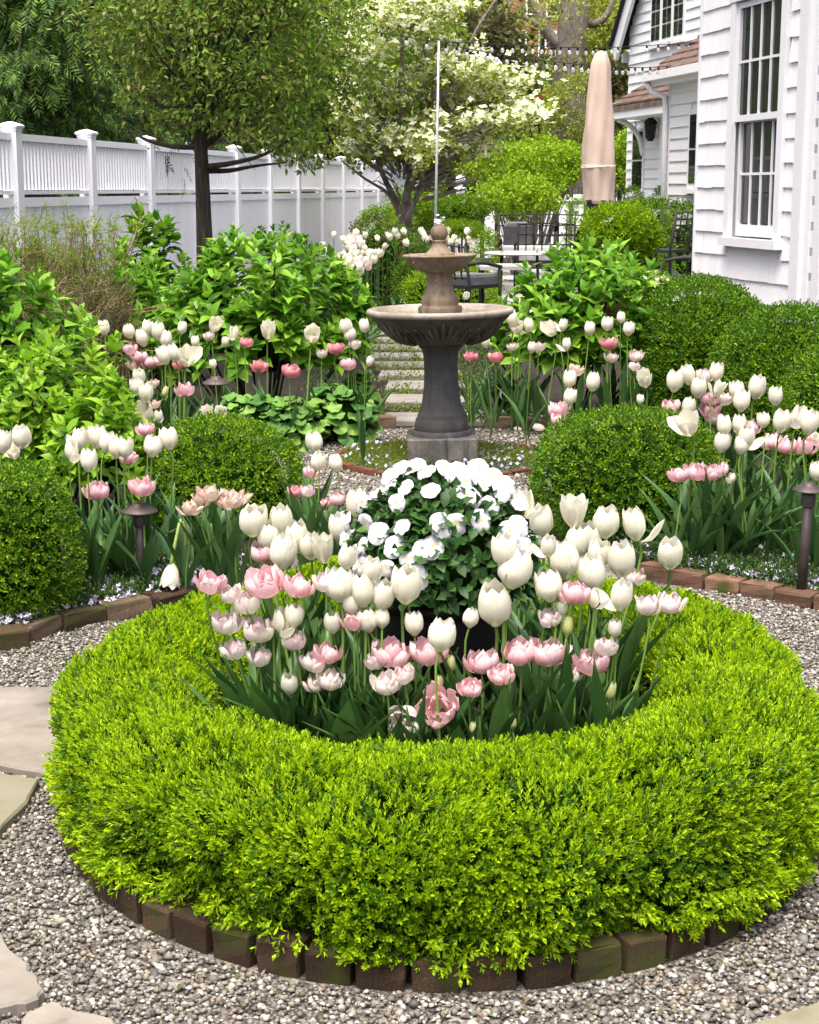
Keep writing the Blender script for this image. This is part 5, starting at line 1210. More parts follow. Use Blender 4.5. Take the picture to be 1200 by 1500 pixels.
def crown_tree(name, label, px, d, pyc, w, hgt, n, ncl, seed, mat, leaf=.10, trunk=.12, bark='bark', clump=.35, shell=.4, cat='tree', tpl=None, flat=None, group=None):
    b = np.array((X(px, d), d, 0)); c = at_d(px, pyc, d) - b
    lim = []
    P, Y, C = crown_points(c, (w, w * .8, hgt), int(n * .6), ncl, seed, clump, shell)
    for q in range(7):
        e = C[q]; lim.append(([(0, 0, c[2] * .35), np.array((e[0] * .5, e[1] * .5, c[2] * .6)) + rng.normal(size=3) * .1, e], trunk * .45, trunk * .08))
    t = tree(name, label, b, [(0, 0, -.05), (.04, 0, c[2] * .4), (-.03, .03, c[2] * .8), (.02, 0, c[2] * 1.1)], [trunk, trunk * .8, trunk * .5, trunk * .2], lim, bark, cat, group)
    m = P[:, 2] > .15; P, Y = P[m], Y[m]
    multi(tpl or CLUST, P, Y, rnd(len(P)) + (0, 0, .6), leaf * 2.5 * rng.uniform(.7, 1.3, len(P))).put('crown', M[mat], t, kind='stuff')
    return t
# --- flowering dogwood: several leaning stems and cream tiers
d = 24.0; db = np.array((X(590, d), d, 0)); rl = lambda px, py, dz=0.0: at_d(px, py, d + dz) - db
stems = [([(590, 345), (583, 300), (560, 255), (545, 200), (538, 100), (520, 20)], .075, .02), ([(592, 340), (594, 290), (620, 235), (640, 170), (625, 80), (600, 0)], .09, .025), ([(594, 330), (615, 280), (650, 245), (700, 205), (740, 170)], .065, .015), ([(588, 325), (570, 285), (535, 262), (500, 235)], .05, .012), ([(596, 300), (600, 230), (585, 150), (590, 60), (570, -30)], .07, .02), ([(618, 270), (625, 215), (660, 120), (700, 40), (740, -20)], .055, .015), ([(600, 260), (570, 180), (560, 110), (555, 40)], .05, .015)]
dg = tree('dogwood_tree', 'flowering dogwood with grey forked stems and tiers of cream bracts', db, [rl(592, 352), rl(592, 325), rl(592, 300)], [.125, .105, .09], [([rl(px, py, .25 * math.sin(i_ * 2.1 + k)) for k, (px, py) in enumerate(pts)], r0 * .72, r1) for i_, (pts, r0, r1) in enumerate(stems)], 'bark_pale')
Pt, Yt, Lp = [], [], []
tiers = [(540, 30, 60), (600, 15, 60), (560, 75, 40), (640, 60, 50), (545, 120, 30), (610, 110, 35), (660, 100, 50), (700, 130, 55), (740, 125, 45), (690, 165, 50), (735, 170, 40), (650, 150, 40), (560, 170, 35), (600, 180, 30), (540, 200, 25), (590, 205, 40), (630, 195, 30), (680, 210, 30), (540, 185, 28), (625, 225, 20), (590, 220, 28), (520, 70, 25), (760, 160, 25), (700, 95, 25), (650, 5, 40), (525, 160, 20), (575, 140, 30)]
tw = Acc()
for px, py, w in tiers:
    c = rl(px, py, rng.uniform(-.9, .9)); wm = w / FPX * d
    for q in range(3):
        c2 = c + rng.normal(size=3) * (wm * .5, .3, .10); n = int(33 + w * .65)
        g = rng.normal(size=(n, 3)) * (wm * .48, .30, .075); Pt.append(c2 + g)
        f = np.array((c2[0] * .45, c2[1] * .45, c2[2] - .35)); tw.tube(curve([f, (f + c2) / 2 + (0, 0, -.06), c2], 5), [.018, .013, .009, .006, .003], 4)
        Lp.append(c2 + rng.normal(size=(22, 3)) * (wm * .55, .3, .12) - (0, 0, .05))
Pt = np.vstack(Pt); Lp = np.vstack(Lp)
multi(BRACT, Pt, norm(rng.normal(size=Pt.shape) * (1, 1, .25)), norm(rng.normal(size=Pt.shape) * .45 + (0, -.55, .9)), rng.uniform(.085, .135, len(Pt))).put('blossom', M['bract'], dg, kind='stuff')
multi(CLUST, Lp, rnd(len(Lp)), rnd(len(Lp)) + (0, 0, 1), .14).put('leaves', M['far_yellow'], dg, kind='stuff')
for q in range(90):
    p0 = rl(rng.uniform(540, 700), rng.uniform(180, 280), rng.uniform(-.6, .6)); tw.tube(curve([p0 * (.35, .35, .9), p0, p0 + rng.normal(size=3) * (.3, .2, .18) + (0, 0, .1)], 5), [.015, .012, .008, .005, .002], 4)
tw.put('twigs', M['bark_pale'], dg, kind='stuff')
# --- lime shrubs behind the terrace
def airy(label, px, py, w, d, h, n, seed, mat='spirea'):
    b = np.array((X(px, d), d, 0)); t = thing('airy_shrub', label, 'shrub', tuple(b)); c = np.array((0, 0, at_d(px, py, d)[2])); wm = w / FPX * d
    P, Y, C = crown_points(c, (wm, wm * .7, h), int(n * .75), 90, seed, .17, .45); P = P[P[:, 2] > .1]
    multi(CLUST, P, norm(rng.normal(size=P.shape) + (0, 0, .5)), rnd(len(P)), rng.uniform(.07, .125, len(P))).put('foliage', M[mat], t, kind='stuff')
    a = Acc()
    for q in C[::2]: a.tube(curve([(q[0] * .15, q[1] * .15, 0), (q[0] * .6, q[1] * .6, q[2] * .55), q], 6), np.linspace(.016, .003, 6), 4)
    a.put('branches', M['bark_pale'], t, kind='stuff')
airy('broad lime green spring shrub behind the terrace, left of the umbrella', 775, 245, 90, 31, .52, 5200, 111)
airy('lower lime shrub in front of the broad one, above the metal bench', 755, 290, 52, 28, .30, 2400, 112)
airy('lime shrub showing between umbrella cover and the white house', 905, 240, 30, 33, .6, 1800, 113)
airy('small fresh green shrub at the far end of the fence by the dogwood', 615, 310, 40, 26, .3, 1200, 114)
airy('pale green airy shrub before the far brick house', 835, 165, 45, 40, .9, 2200, 115, 'far_yellow')
# --- far trees and woods, a brick house among them
crown_tree('evergreen_tree', 'olive dark evergreen behind the dogwood', 700, 42, 95, .9, 1.1, 4200, 130, 121, 'far_olive', .13, .2, clump=.45)
crown_tree('evergreen_tree', 'dark green evergreen at the left behind the dogwood', 520, 38, 150, 2.2, 2.2, 4200, 120, 122, 'far_leaf', .12, .2, clump=.4)
crown_tree('far_tree', 'yellow green tree behind the dogwood near the top of the picture', 560, 50, 20, 2.7, 2.6, 4200, 120, 123, 'far_yellow', .13, .2, clump=.45)
crown_tree('far_tree', 'yellow green tree between the thick trunk and the white gable', 912, 52, 60, .9, 2.6, 2600, 90, 124, 'far_yellow', .13, .2, clump=.4)
crown_tree('far_tree', 'fresh green tree behind the bronze crown, left of the dogwood', 505, 33, 60, 1.5, 2.6, 4200, 90, 125, 'tree_spring', .09, .13, clump=.35)
crown_tree('far_tree', 'olive tree in the shade right of the thick trunk', 900, 46, 170, 1.2, 1.3, 2600, 80, 126, 'far_olive', .12, .15, clump=.35)
crown_tree('far_tree', 'dark tree far behind the fence end', 450, 45, 180, 3.0, 2.6, 4200, 110, 127, 'far_leaf', .15, .2, clump=.5)
crown_tree('far_tree', 'green tree rising behind the big trunk and the umbrella cover', 835, 60, 150, 2.2, 1.8, 3000, 80, 128, 'far_leaf', .14, .2, clump=.45)
d = 44.0; ob_ = np.array((X(832, d), d, 0)); ro = lambda px, py, dz=0.0: at_d(px, py, d + dz) - ob_
big = tree('big_tree', 'very thick old grey trunk between the umbrella cover and the brick house', ob_, [ro(826, 300), ro(829, 190), ro(835, 100), ro(842, 0), ro(846, -90)], [.62, .52, .42, .38, .33], [([ro(838, 70), ro(812, 60), ro(795, 30), ro(770, -20)], .22, .09), ([ro(842, 20), ro(870, 35), ro(890, 20), ro(905, -20)], .15, .05), ([ro(812, 62), ro(780, 30), ro(745, 25), ro(715, 55)], .11, .03), ([ro(840, 40), ro(800, -5), ro(770, -40)], .13, .05)], 'bark_pale')
P = np.vstack([ro(px, py, rng.uniform(-1, 1)) + rng.normal(size=(55, 3)) * (.36, .5, .20) for px, py in ((760, 10), (800, 25), (720, 30), (870, 20), (895, 30), (780, 60), (845, 90), (750, 45), (880, 0), (820, 0), (800, 95), (700, 60), (860, 55))])
multi(CLUST, P, rnd(len(P)), rnd(len(P)) + (0, 0, 1), .17).put('crown', M['far_yellow'], big, kind='stuff')
# red azalea by the far house
crown_tree('red_azalea', 'bright red azalea below the far brick house', 778, 46, 158, .42, .22, 420, 20, 131, 'red_leaf', .10, .03, clump=.16, cat='shrub')
# woods that close the view: one far mass
W = Acc(); n = 8000
xs = rng.uniform(-30, 30, n); zs = rng.random(n) ** .8 * 17; ysd = 78 + 4 * lumps(np.c_[xs, zs, zs * 0], .5, 7) + rng.uniform(0, 3, n)
P = np.c_[xs, ysd, zs]; s_ = multi(CLUST, P, rnd(n), rnd(n) + (0, -.6, .8), rng.uniform(1.0, 2.0, n)); s_.put('distant_woods', M['far_leaf'], kind='stuff')
n = 3500; xs = rng.uniform(-14, 12, n); zs = rng.random(n) * 3.4; P = np.c_[xs, 57 + 2 * lumps(np.c_[xs, zs, zs * 0], .9, 8) + rng.uniform(0, 2, n), zs]
multi(CLUST, P, rnd(n), rnd(n) + (0, -.6, .8), rng.uniform(.5, 1.0, n)).put('distant_understory', M['far_leaf'], kind='stuff')
hill = put('hill', mesh_of('hill', [(-70, 84, -1), (70, 84, -1), (70, 96, 26), (-70, 96, 26)], [(0, 1, 2, 3)], surf_mat('wooded hill', [(.02, .035, .01), (.06, .08, .03)], .6, .95, 0)), kind='structure')

# ================================================================== the far brick house
d = 64.0; hx0, hx1 = X(742, d), X(925, d)
bh = thing('brick_house', 'red brick house far behind the trees with dark windows', 'house', (hx0, d, 0))
wd = hx1 - hx0
a = Acc(); a.box((wd / 2, 3, 6), (wd / 2, 3, 6)); a.put('wall', M['brickwall'], bh)
for px0, px1, py0, py1 in ((788, 801, 40, 98), (806, 816, 45, 98), (760, 772, 45, 95), (800, 822, -30, 25), (770, 790, -30, 22), (870, 890, 30, 90)):
    p, q = at_d(px0, py1, d - .05), at_d(px1, py0, d - .05); w_, h_ = q[0] - p[0], q[2] - p[2]
    f = put('window', Acc().box((0, 0, 0), (w_ / 2, .06, h_ / 2)).mesh('window', M['white']), bh, ((p[0] + q[0]) / 2 - hx0, -.03, (p[2] + q[2]) / 2))
    put('pane', Acc().box((0, 0, 0), (w_ / 2 - .07, .03, h_ / 2 - .07)).mesh('pane', M['pane']), f, (0, -.04, 0))
for py, mt, h_, pr in ((102, 'white', .10, 1.0), (108, 'awning_green', .22, 1.02)):
    p, q = at_d(752, py, d - 1), at_d(815, py, d - 1); put('awning', Acc().box((0, 0, 0), ((q[0] - p[0]) / 2, .5 * pr, h_ / 2)).mesh('awning', M[mt]), bh, ((p[0] + q[0]) / 2 - hx0, -.5, p[2]))
a = Acc()
for i in range(9):
    p = at_d(800 - i * 2, 122 + i * 5, d - 2 - .25 * i); a.box((p[0] - hx0, p[1] - d, p[2] / 2), (1.0, .12, p[2] / 2))
a.put('garden_wall', M['brickwall'], bh)
# far white garden fence with a ball finial
ff = thing('far_fence', 'low white garden fence with a ball topped post beyond the shrubs', 'fence', (X(672, 36), 36, 0))
zt = ZT(285, 36); 
for i in range(-6, 13):
    x = i * .32; put('picket', Acc().box((0, 0, zt / 2), (.11, .02, zt / 2)).mesh('picket', M['vinyl']), ff, (x, 0, rng.uniform(-.01, .01)))
p_ = put('post', Acc().box((0, -.06, zt * .54), (.09, .09, zt * .54)).mesh('post', M['vinyl']), ff)
put('finial', mesh_of('finial', *lathe([(.13, 0), (.13, .04), (.05, .06), (.05, .1), (.10, .15), (.115, .21), (.08, .28), (.02, .33), (.001, .34)], 16), M['vinyl'], True), p_, (0, -.06, zt * 1.08))
put('rail', Acc().box((1.0, -.03, zt - .1), (3.0, .02, .04)).mesh('rail', M['vinyl']), ff)

# ================================================================== white house, near wing: shingled wall with a tall sash window
HA, HB = np.array((2.71, 15.6)), np.array((3.155, 13.3))
class Wall:                                             # local frame: u along the wall from a, n outwards, z up
    def __init__(s, a, d): s.a = np.array(a, float); s.t = norm(np.array(d, float)); s.n = np.array((s.t[1], -s.t[0])); s.n = s.n if s.n[0] < 0 else -s.n; s.ang = math.atan2(s.t[1], s.t[0])
    def p(s, u, n=0.0, z=0.0): q = s.a + s.t * u + s.n * n; return np.array((q[0], q[1], z))
    def uz(s, px, py, n=0.0):                           # where a photo pixel meets the wall
        r_ = ray(px, py); o = s.a + s.n * n; nn = s.n
        k = (o @ nn) / (r_[:2] @ nn); h = r_ * k; return (h[:2] - o) @ s.t, CAM_H + h[2]
    def box(s, name, u0, u1, z0, z1, n0, n1, mat, parent, origin, tilt=0.0):
        c = s.p((u0 + u1) / 2, (n0 + n1) / 2, (z0 + z1) / 2) - np.array(origin)
        return put(name, Acc().box((0, 0, 0), (abs(u1 - u0) / 2, abs(n1 - n0) / 2, (z1 - z0) / 2)).mesh(name, M[mat]), parent, tuple(c), (0, 0, s.ang))
w1 = Wall(HA, HB - HA); WL = float(np.linalg.norm(HB - HA))
o0 = (HA[0], HA[1], 0)
nh = thing('shingled_house_wing', 'near wing of the white house with wavy painted shingles and sash window', 'house', o0)
def solid(name, pts_un, wall, z0, z1, mat, parent, origin):
    V, F = prism([wall.p(u, n)[:2] for u, n in pts_un], z0, z1); return put(name, mesh_of(name, V - np.array(origin), F, M[mat]), parent)
# window position on the wall from the photograph
ua, zs_ = w1.uz(1066, 335); ub, _ = w1.uz(1146, 345); _, ztop = w1.uz(1090, 2)
zs_ = 1.07; ztop = max(ztop, 3.08)
for u0_, u1_, z0_, z1_, n0_ in ((.01, ua + .05, 0, 5.2, -4.2), (ub - .05, WL - .02, 0, 5.2, -4.2), (ua + .05, ub - .05, 0, zs_ - .01, -4.2), (ua + .05, ub - .05, ztop + .01, 5.2, -4.2), (ua + .05, ub - .05, zs_ - .01, ztop + .01, -.30)):
    w1.box('wall', u0_, u1_, z0_, z1_, -4.2, -.012 if n0_ < -1 else -.30, 'white', nh, o0)
wf = w1.box('window', ua, ub, zs_ - .02, zs_ + .0, 0, .01, 'white', nh, o0)
def wpart(name, u0, u1, z0, z1, n0, n1, mat='white'):
    c = w1.p((u0 + u1) / 2, (n0 + n1) / 2, (z0 + z1) / 2) - w1.p((ua + ub) / 2, .005, zs_ - .01)
    loc = Matrix.Rotation(-w1.ang, 3, 'Z') @ Vector(c)
    return put(name, Acc().box((0, 0, 0), (abs(u1 - u0) / 2, abs(n1 - n0) / 2, (z1 - z0) / 2)).mesh(name, M[mat]), wf, tuple(loc))
tw_ = .105
wpart('frame', ua, ua + tw_, zs_, ztop, 0, .045); wpart('frame', ub - tw_, ub, zs_, ztop, 0, .045); wpart('frame', ua - .02, ub + .02, ztop, ztop + .16, 0, .055)
wpart('sill', ua - .03, ub + .03, zs_ - .075, zs_, 0, .085)
zmid = (zs_ + ztop) / 2 + .01
ia, ib = ua + tw_, ub - tw_
for z0, z1, nn in ((zs_ + .012, zmid + .02, -.05), (zmid - .02, ztop - .01, -.005)):
    st = .05
    wpart('sash', ia, ia + st, z0, z1, nn - .02, nn + .022); wpart('sash', ib - st, ib, z0, z1, nn - .02, nn + .022)
    lo = .10 if nn < -.02 else .055
    wpart('sash', ia + st, ib - st, z0, z0 + lo, nn - .02, nn + .022); wpart('sash', ia + st, ib - st, z1 - .05, z1, nn - .02, nn + .022)
    for q in range(4):
        for r2 in range(2):
            g0, g1 = ia + st, ib - st; h0, h1 = z0 + lo, z1 - .05
            wpart('pane', g0 + (g1 - g0) * q / 4 + .011, g0 + (g1 - g0) * (q + 1) / 4 - .011, h0 + (h1 - h0) * r2 / 2 + .011, h0 + (h1 - h0) * (r2 + 1) / 2 - .011, nn - .006, nn, 'pane')
    for q in (1, 2, 3): wpart('muntin', g0 + (g1 - g0) * q / 4 - .011, g0 + (g1 - g0) * q / 4 + .011, h0, h1, nn - .012, nn + .014)
    wpart('muntin', g0, g1, (h0 + h1) / 2 - .011, (h0 + h1) / 2 + .011, nn - .012, nn + .012)
# shingles, each one a part, courses a little uneven
SHV = np.array([(-.5, 0, 0), (.5, 0, 0), (-.5, 1, 0), (.5, 1, 0), (-.5, 0, 1), (.5, 0, 1), (-.5, .18, 1), (.5, .18, 1)], float)   # x along, y out (thin at the top), z up
sh_me = mesh_of('shingle', SHV, [(0, 4, 5, 1), (2, 3, 7, 6), (0, 1, 3, 2), (4, 6, 7, 5), (0, 2, 6, 4), (1, 5, 7, 3)], M['shingle'])
EXP = .198
for k in range(0, 18):
    z0 = .32 + k * EXP - .005; u = .0
    while u < WL - .13:
        w = min(rng.uniform(.12, .30), WL - .13 - u)
        if w < .05: break
        u0, u1 = u, u + w; u += w
        zz0, zz1 = z0, z0 + EXP + .05
        if zz1 > zs_ - .08 and zz0 < ztop + .16:        # cut round the window
            if u0 < ua and u1 > ua: u1 = ua
            elif u0 < ub and u1 > ub: u0 = ub
            elif u0 >= ua and u1 <= ub:
                if zz0 >= zs_ - .08 - EXP * .45: continue
                zz1 = zs_ - .08
            if u0 < ua and u1 > ub: continue
        if u1 - u0 < .02: continue
        dz = rng.uniform(-.005, .005)
        c = w1.p((u0 + u1) / 2, -.011, zz0 + dz) - np.array(o0)
        ang = w1.ang
        put('shingle', sh_me, nh, tuple(c), (0, rng.uniform(-.012, .012), ang), (-(u1 - u0 - .0025), -(.026 + rng.uniform(-.002, .003)) if w1.n @ np.array((-math.sin(ang), math.cos(ang))) < 0 else .026 + rng.uniform(-.002, .003), zz1 - zz0))
w1.box('corner_board', WL - .13, WL, .0, 5.2, -.01, .042, 'white', nh, o0)
w1.box('corner_board', -.03, .0, .0, 5.2, -.30, .03, 'white', nh, o0)
w1.box('eave_shade', -.2, WL + 1.8, 5.2, 5.35, -4.4, .45, 'white', nh, o0)  # unseen; run on past the corner so the porch behind the lattice lies shaded
# lattice screen beside the corner
lt = thing('lattice_screen', 'white square lattice screen at the right edge beside the house corner', 'lattice', tuple(w1.p(WL + .02)))
lo = w1.p(WL + .02)
LW = .92
for q in range(5):
    u = WL + .10 + .2 * q; w1.box('slat', u - .058, u + .058, .25, 4.2, .0, .014, 'white', lt, lo)
for q in range(20):
    z = .30 + q * .2; w1.box('slat', WL + .02, WL + .05 + LW, z - .066, z + .066, -.014, -.001, 'white', lt, lo)
w1.box('frame', WL + .0, WL + .045, .2, 4.25, -.02, .045, 'white', lt, lo); w1.box('frame', WL + .05 + LW, WL + .14 + LW, .2, 4.25, -.02, .05, 'white', lt, lo)
# porch wall standing behind the lattice
w1.box('porch_wall', WL + .02, WL + 1.6, 0, 4.4, -1.4, -1.3, 'white', lt, lo)

# ================================================================== white house, far wing: clapboards, gable, bump-out, hood over the door
w2 = Wall((3.92, 30.0), (.19, -.98)); o2 = (3.92, 30.0, 0)
fh = thing('clapboard_house_wing', 'far wing of the white house with gable, clapboards and triple window', 'house', o2)
GK, GZ, EZ = 3.6, 8.0, 4.15
V = []; outl = [(0, 0), (7.2, 0), (7.2, EZ), (GK, GZ), (0, EZ)]
for n_ in (-.02, -5.0): V += [w2.p(u, n_, z) - np.array(o2) for u, z in outl]
F = [(0, 1, 2), (0, 2, 3), (0, 3, 4), (5, 7, 6), (5, 8, 7), (5, 9, 8)] + [x for i in range(5) for x in ((i, i + 5, (i + 1) % 5), ((i + 1) % 5, i + 5, (i + 1) % 5 + 5))]
put('wall', mesh_of('wall', V, F, M['white']), fh)
def boards(wall, u0, u1f, z0, z1, holes, parent, origin, n=0.0, exp=.165):
    k = 0; z = z0
    while z < z1:
        ue = u1f(z); spans = [(u0(z) if callable(u0) else u0, ue)]
        for (a, b, c, d_) in holes:
            if z + exp > c and z < d_: spans = [s for (x, y) in spans for s in ((x, min(y, a)), (max(x, b), y)) if s[1] - s[0] > .02]
        for a, b in spans:
            c = wall.p((a + b) / 2, n - .004, z) - np.array(origin); ang = wall.ang; sgn = -1 if wall.n @ np.array((-math.sin(ang), math.cos(ang))) < 0 else 1
            put('clapboard', cl_me, parent, tuple(c), (0, 0, ang), (-(b - a), sgn * .034, exp + .012))
        z += exp
SH2 = SHV.copy(); cl_me = mesh_of('clapboard', SH2, [(0, 4, 5, 1), (2, 3, 7, 6), (0, 1, 3, 2), (4, 6, 7, 5), (0, 2, 6, 4), (1, 5, 7, 3)], M['white'])
tw = [w2.uz(957, 30)[0], w2.uz(1007, 30)[0], w2.uz(980, 62)[1], w2.uz(980, -16)[1]]
lw = [w2.uz(929, 240)[0], w2.uz(946, 240)[0], 1.42, 2.52]
boards(w2, lambda z: max(0.0, (z - EZ) * GK / (GZ - EZ)), lambda z: min(4.9, 7.2), 1.0, 5.9, [tuple(tw), tuple(lw)], fh, o2)
def win(wall, name, u0, u1, z0, z1, parent, origin, n=0.0, cols=1, rows=2, trim=.07):
    c0 = wall.p((u0 + u1) / 2, n + .02, (z0 + z1) / 2)
    f = put(name, Acc().box((0, 0, 0), ((u1 - u0) / 2, .03, (z1 - z0) / 2)).mesh(name, M['white']), parent, tuple(c0 - np.array(origin)), (0, 0, wall.ang))
    sg = -1 if wall.n @ np.array((-math.sin(wall.ang), math.cos(wall.ang))) < 0 else 1
    W_, H_ = u1 - u0 - 2 * trim, z1 - z0 - 2 * trim
    for q in range(cols):
        for r2 in range(rows):
            put('pane', Acc().box((0, 0, 0), (W_ / cols / 2 - .018, .008, H_ / rows / 2 - .014)).mesh('pane', M['pane']), f, (-W_ / 2 + W_ * (q + .5) / cols, sg * .032, -H_ / 2 + H_ * (r2 + .5) / rows))
    put('sill', Acc().box((0, 0, 0), ((u1 - u0) / 2 + .04, .05, .03)).mesh('sill', M['white']), f, (0, sg * .03, -(z1 - z0) / 2 - .03))
    return f
w_ = (tw[1] - tw[0]) / 3
for q in range(3): win(w2, 'window', tw[0] + w_ * q, tw[0] + w_ * (q + 1), tw[2], tw[3], fh, o2, cols=2, rows=3, trim=.06)
win(w2, 'window', *lw, fh, o2, rows=2, trim=.045)
# rake board and roof edge of the gable
rk = Acc()
def beam(a_, b_, w, h, mat, name, parent):
    a_, b_ = Vector(a_), Vector(b_); m = (a_ + b_) / 2; q = (b_ - a_).to_track_quat('X', 'Z')
    return put(name, Acc().box((0, 0, 0), ((b_ - a_).length / 2, w / 2, h / 2)).mesh(name, M[mat]), parent, tuple(m), q.to_euler())
v_ = lambda u, n, z: w2.p(u, n, z) - np.array(o2)
sl = (GZ - EZ) / GK
beam(v_(-.34, .18, EZ - .34 * sl + .05), v_(GK, .18, GZ + .05), .06, .30, 'white', 'rake_board', fh)
beam(v_(GK, .18, GZ + .05), v_(7.5, .18, EZ - .3 * sl + .05), .06, .30, 'white', 'rake_board', fh)
rz_ = [(-.42, EZ - .42 * sl + .24), (GK, GZ + .24), (7.6, EZ - .4 * sl + .24)]
V = [v_(u, n, z + dz) for n in (.28, -5.0) for u, z in rz_ for dz in (0, .07)]
put('roof', mesh_of('roof', V, [(0, 2, 3, 1), (2, 4, 5, 3), (6, 7, 9, 8), (8, 9, 11, 10), (0, 6, 8, 2), (2, 8, 10, 4), (1, 3, 9, 7), (3, 5, 11, 9), (0, 1, 7, 6), (4, 10, 11, 5)], M['iron']), fh)
beam(v_(-.38, .0, EZ - .36), v_(-.38, -4, EZ - .36), .2, .16, 'white', 'eave_return', fh)
beam(v_(-.04, -.05, 1.0), v_(-.04, -.05, EZ), .10, .10, 'white', 'corner_board', fh)
# bump-out with lean-to shingle roof, gutter and downspout
k0, nb = 4.67, .9
solid('bump_out_wall', [(k0, -.01), (k0, nb - .01), (8.6, nb - .01), (8.6, -.01)], w2, 0, 3.12, 'white', fh, o2)
bw = (5.58, 6.35, 1.48, 2.62)
boards(w2, k0 + .08, lambda z: 8.0, .9, 3.0, [bw], fh, o2, n=nb)
win(w2, 'window', *bw, fh, o2, n=nb, rows=2, cols=2)
w2.box('corner_board', k0 - .03, k0 + .08, 0, 3.12, nb - .1, nb + .03, 'white', fh, o2)
def shingle_roof(u0, u1, n0, z0, n1, z1, courses, mat, name):
    base_ = []
    V = [v_(u0, n0, z0), v_(u1, n0, z0), v_(u1, n1, z1), v_(u0, n1, z1)]; V += [p - np.array((0, 0, .08)) for p in V]
    rt = put(name, mesh_of(name, V, [(0, 1, 2, 3), (4, 7, 6, 5), (0, 4, 5, 1), (1, 5, 6, 2), (2, 6, 7, 3), (3, 7, 4, 0)], M[mat]), fh)
    dn, dz = (n1 - n0) / courses, (z1 - z0) / courses; pitch = math.atan2(dz, abs(dn))
    for c in range(courses):
        u = u0
        while u < u1 - .02:
            w = min(rng.uniform(.12, .26), u1 - u); a_, b_ = v_(u + .004, n0 + dn * c + .0, z0 + dz * c + .045), v_(u + w - .004, n0 + dn * (c + 1.12), z0 + dz * (c + 1.12) + .018)
            P4 = [v_(u + .004, n0 + dn * c, z0 + dz * c + .05), v_(u + w - .004, n0 + dn * c, z0 + dz * c + .05), v_(u + w - .004, n0 + dn * (c + 1.1), z0 + dz * (c + 1.1) + .02), v_(u + .004, n0 + dn * (c + 1.1), z0 + dz * (c + 1.1) + .02)]
            P8 = P4 + [p - np.array((0, 0, .03)) for p in P4]
            put('roof_shingle', mesh_of('roof_shingle', P8, [(0, 1, 2, 3), (4, 7, 6, 5), (0, 4, 5, 1), (1, 5, 6, 2), (2, 6, 7, 3), (3, 7, 4, 0)], M['roof']), rt); u += w
shingle_roof(4.35, 8.2, nb + .28, 3.17, .0, 3.98, 6, 'roof', 'lean_to_roof')
shingle_roof(.75, 4.55, .62, 2.86, .02, 3.22, 3, 'roof', 'door_hood')
beam(v_(4.3, nb + .30, 3.13), v_(8.3, nb + .30, 3.13), .12, .12, 'white', 'gutter', fh)
w2.box('soffit', 4.4, 8.3, 3.02, 3.09, 0, nb + .26, 'white', fh, o2)
w2.box('hood_fascia', .72, 4.5, 2.66, 2.80, .02, .60, 'white', fh, o2)
ds = [v_(4.42, nb + .30, 3.06), v_(4.50, nb + .24, 2.92), v_(4.62, nb + .08, 2.84), v_(4.66, nb + .07, 2.6), v_(4.66, nb + .07, .3)]
put('downspout', mesh_of('downspout', *tube(ds, .045, 8), M['white'], True), fh)
for kk in (.95, ):
    put('bracket', mesh_of('bracket', *tube(curve([v_(kk, .52, 2.66), v_(kk, .30, 2.56), v_(kk, .12, 2.36), v_(kk, .04, 2.05)], 12), .045, 6), M['white'], True), fh)
w2.box('door_frame', 2.0, 2.25, 1.0, 2.68, .0, .12, 'white', fh, o2); w2.box('door', 2.25, 3.2, 1.0, 2.6, .0, .05, 'white', fh, o2)
# lantern by the door
lp = w2.p(*([w2.uz(953, 190, .16)[0]]), .16, 0); lz = w2.uz(953, 192, .16)[1]
ln = thing('wall_lantern', 'black wall lantern beside the door under the bracketed hood', 'lantern', (lp[0], lp[1], lz))
put('cage', mesh_of('cage', *lathe([(.001, -.17), (.05, -.165), (.06, -.13), (.075, -.12), (.10, .12), (.09, .13)], 6), M['iron']), ln)
put('glass', mesh_of('glass', *lathe([(.001, -.11), (.081, -.105), (.101, .10), (.001, .11)], 6), M['pane']), ln)
put('roof', mesh_of('roof', *lathe([(.12, .125), (.10, .17), (.04, .22), (.02, .27), (.001, .29)], 6), M['iron']), ln)
put('arm', mesh_of('arm', *tube([(0, 0, .27), tuple(-w2.n[0:1] * .0) + (0, .34) if False else (0.06, .02, .33), (.16, .03, .25), (.16, .03, .0)], .018, 5), M['iron']), ln)

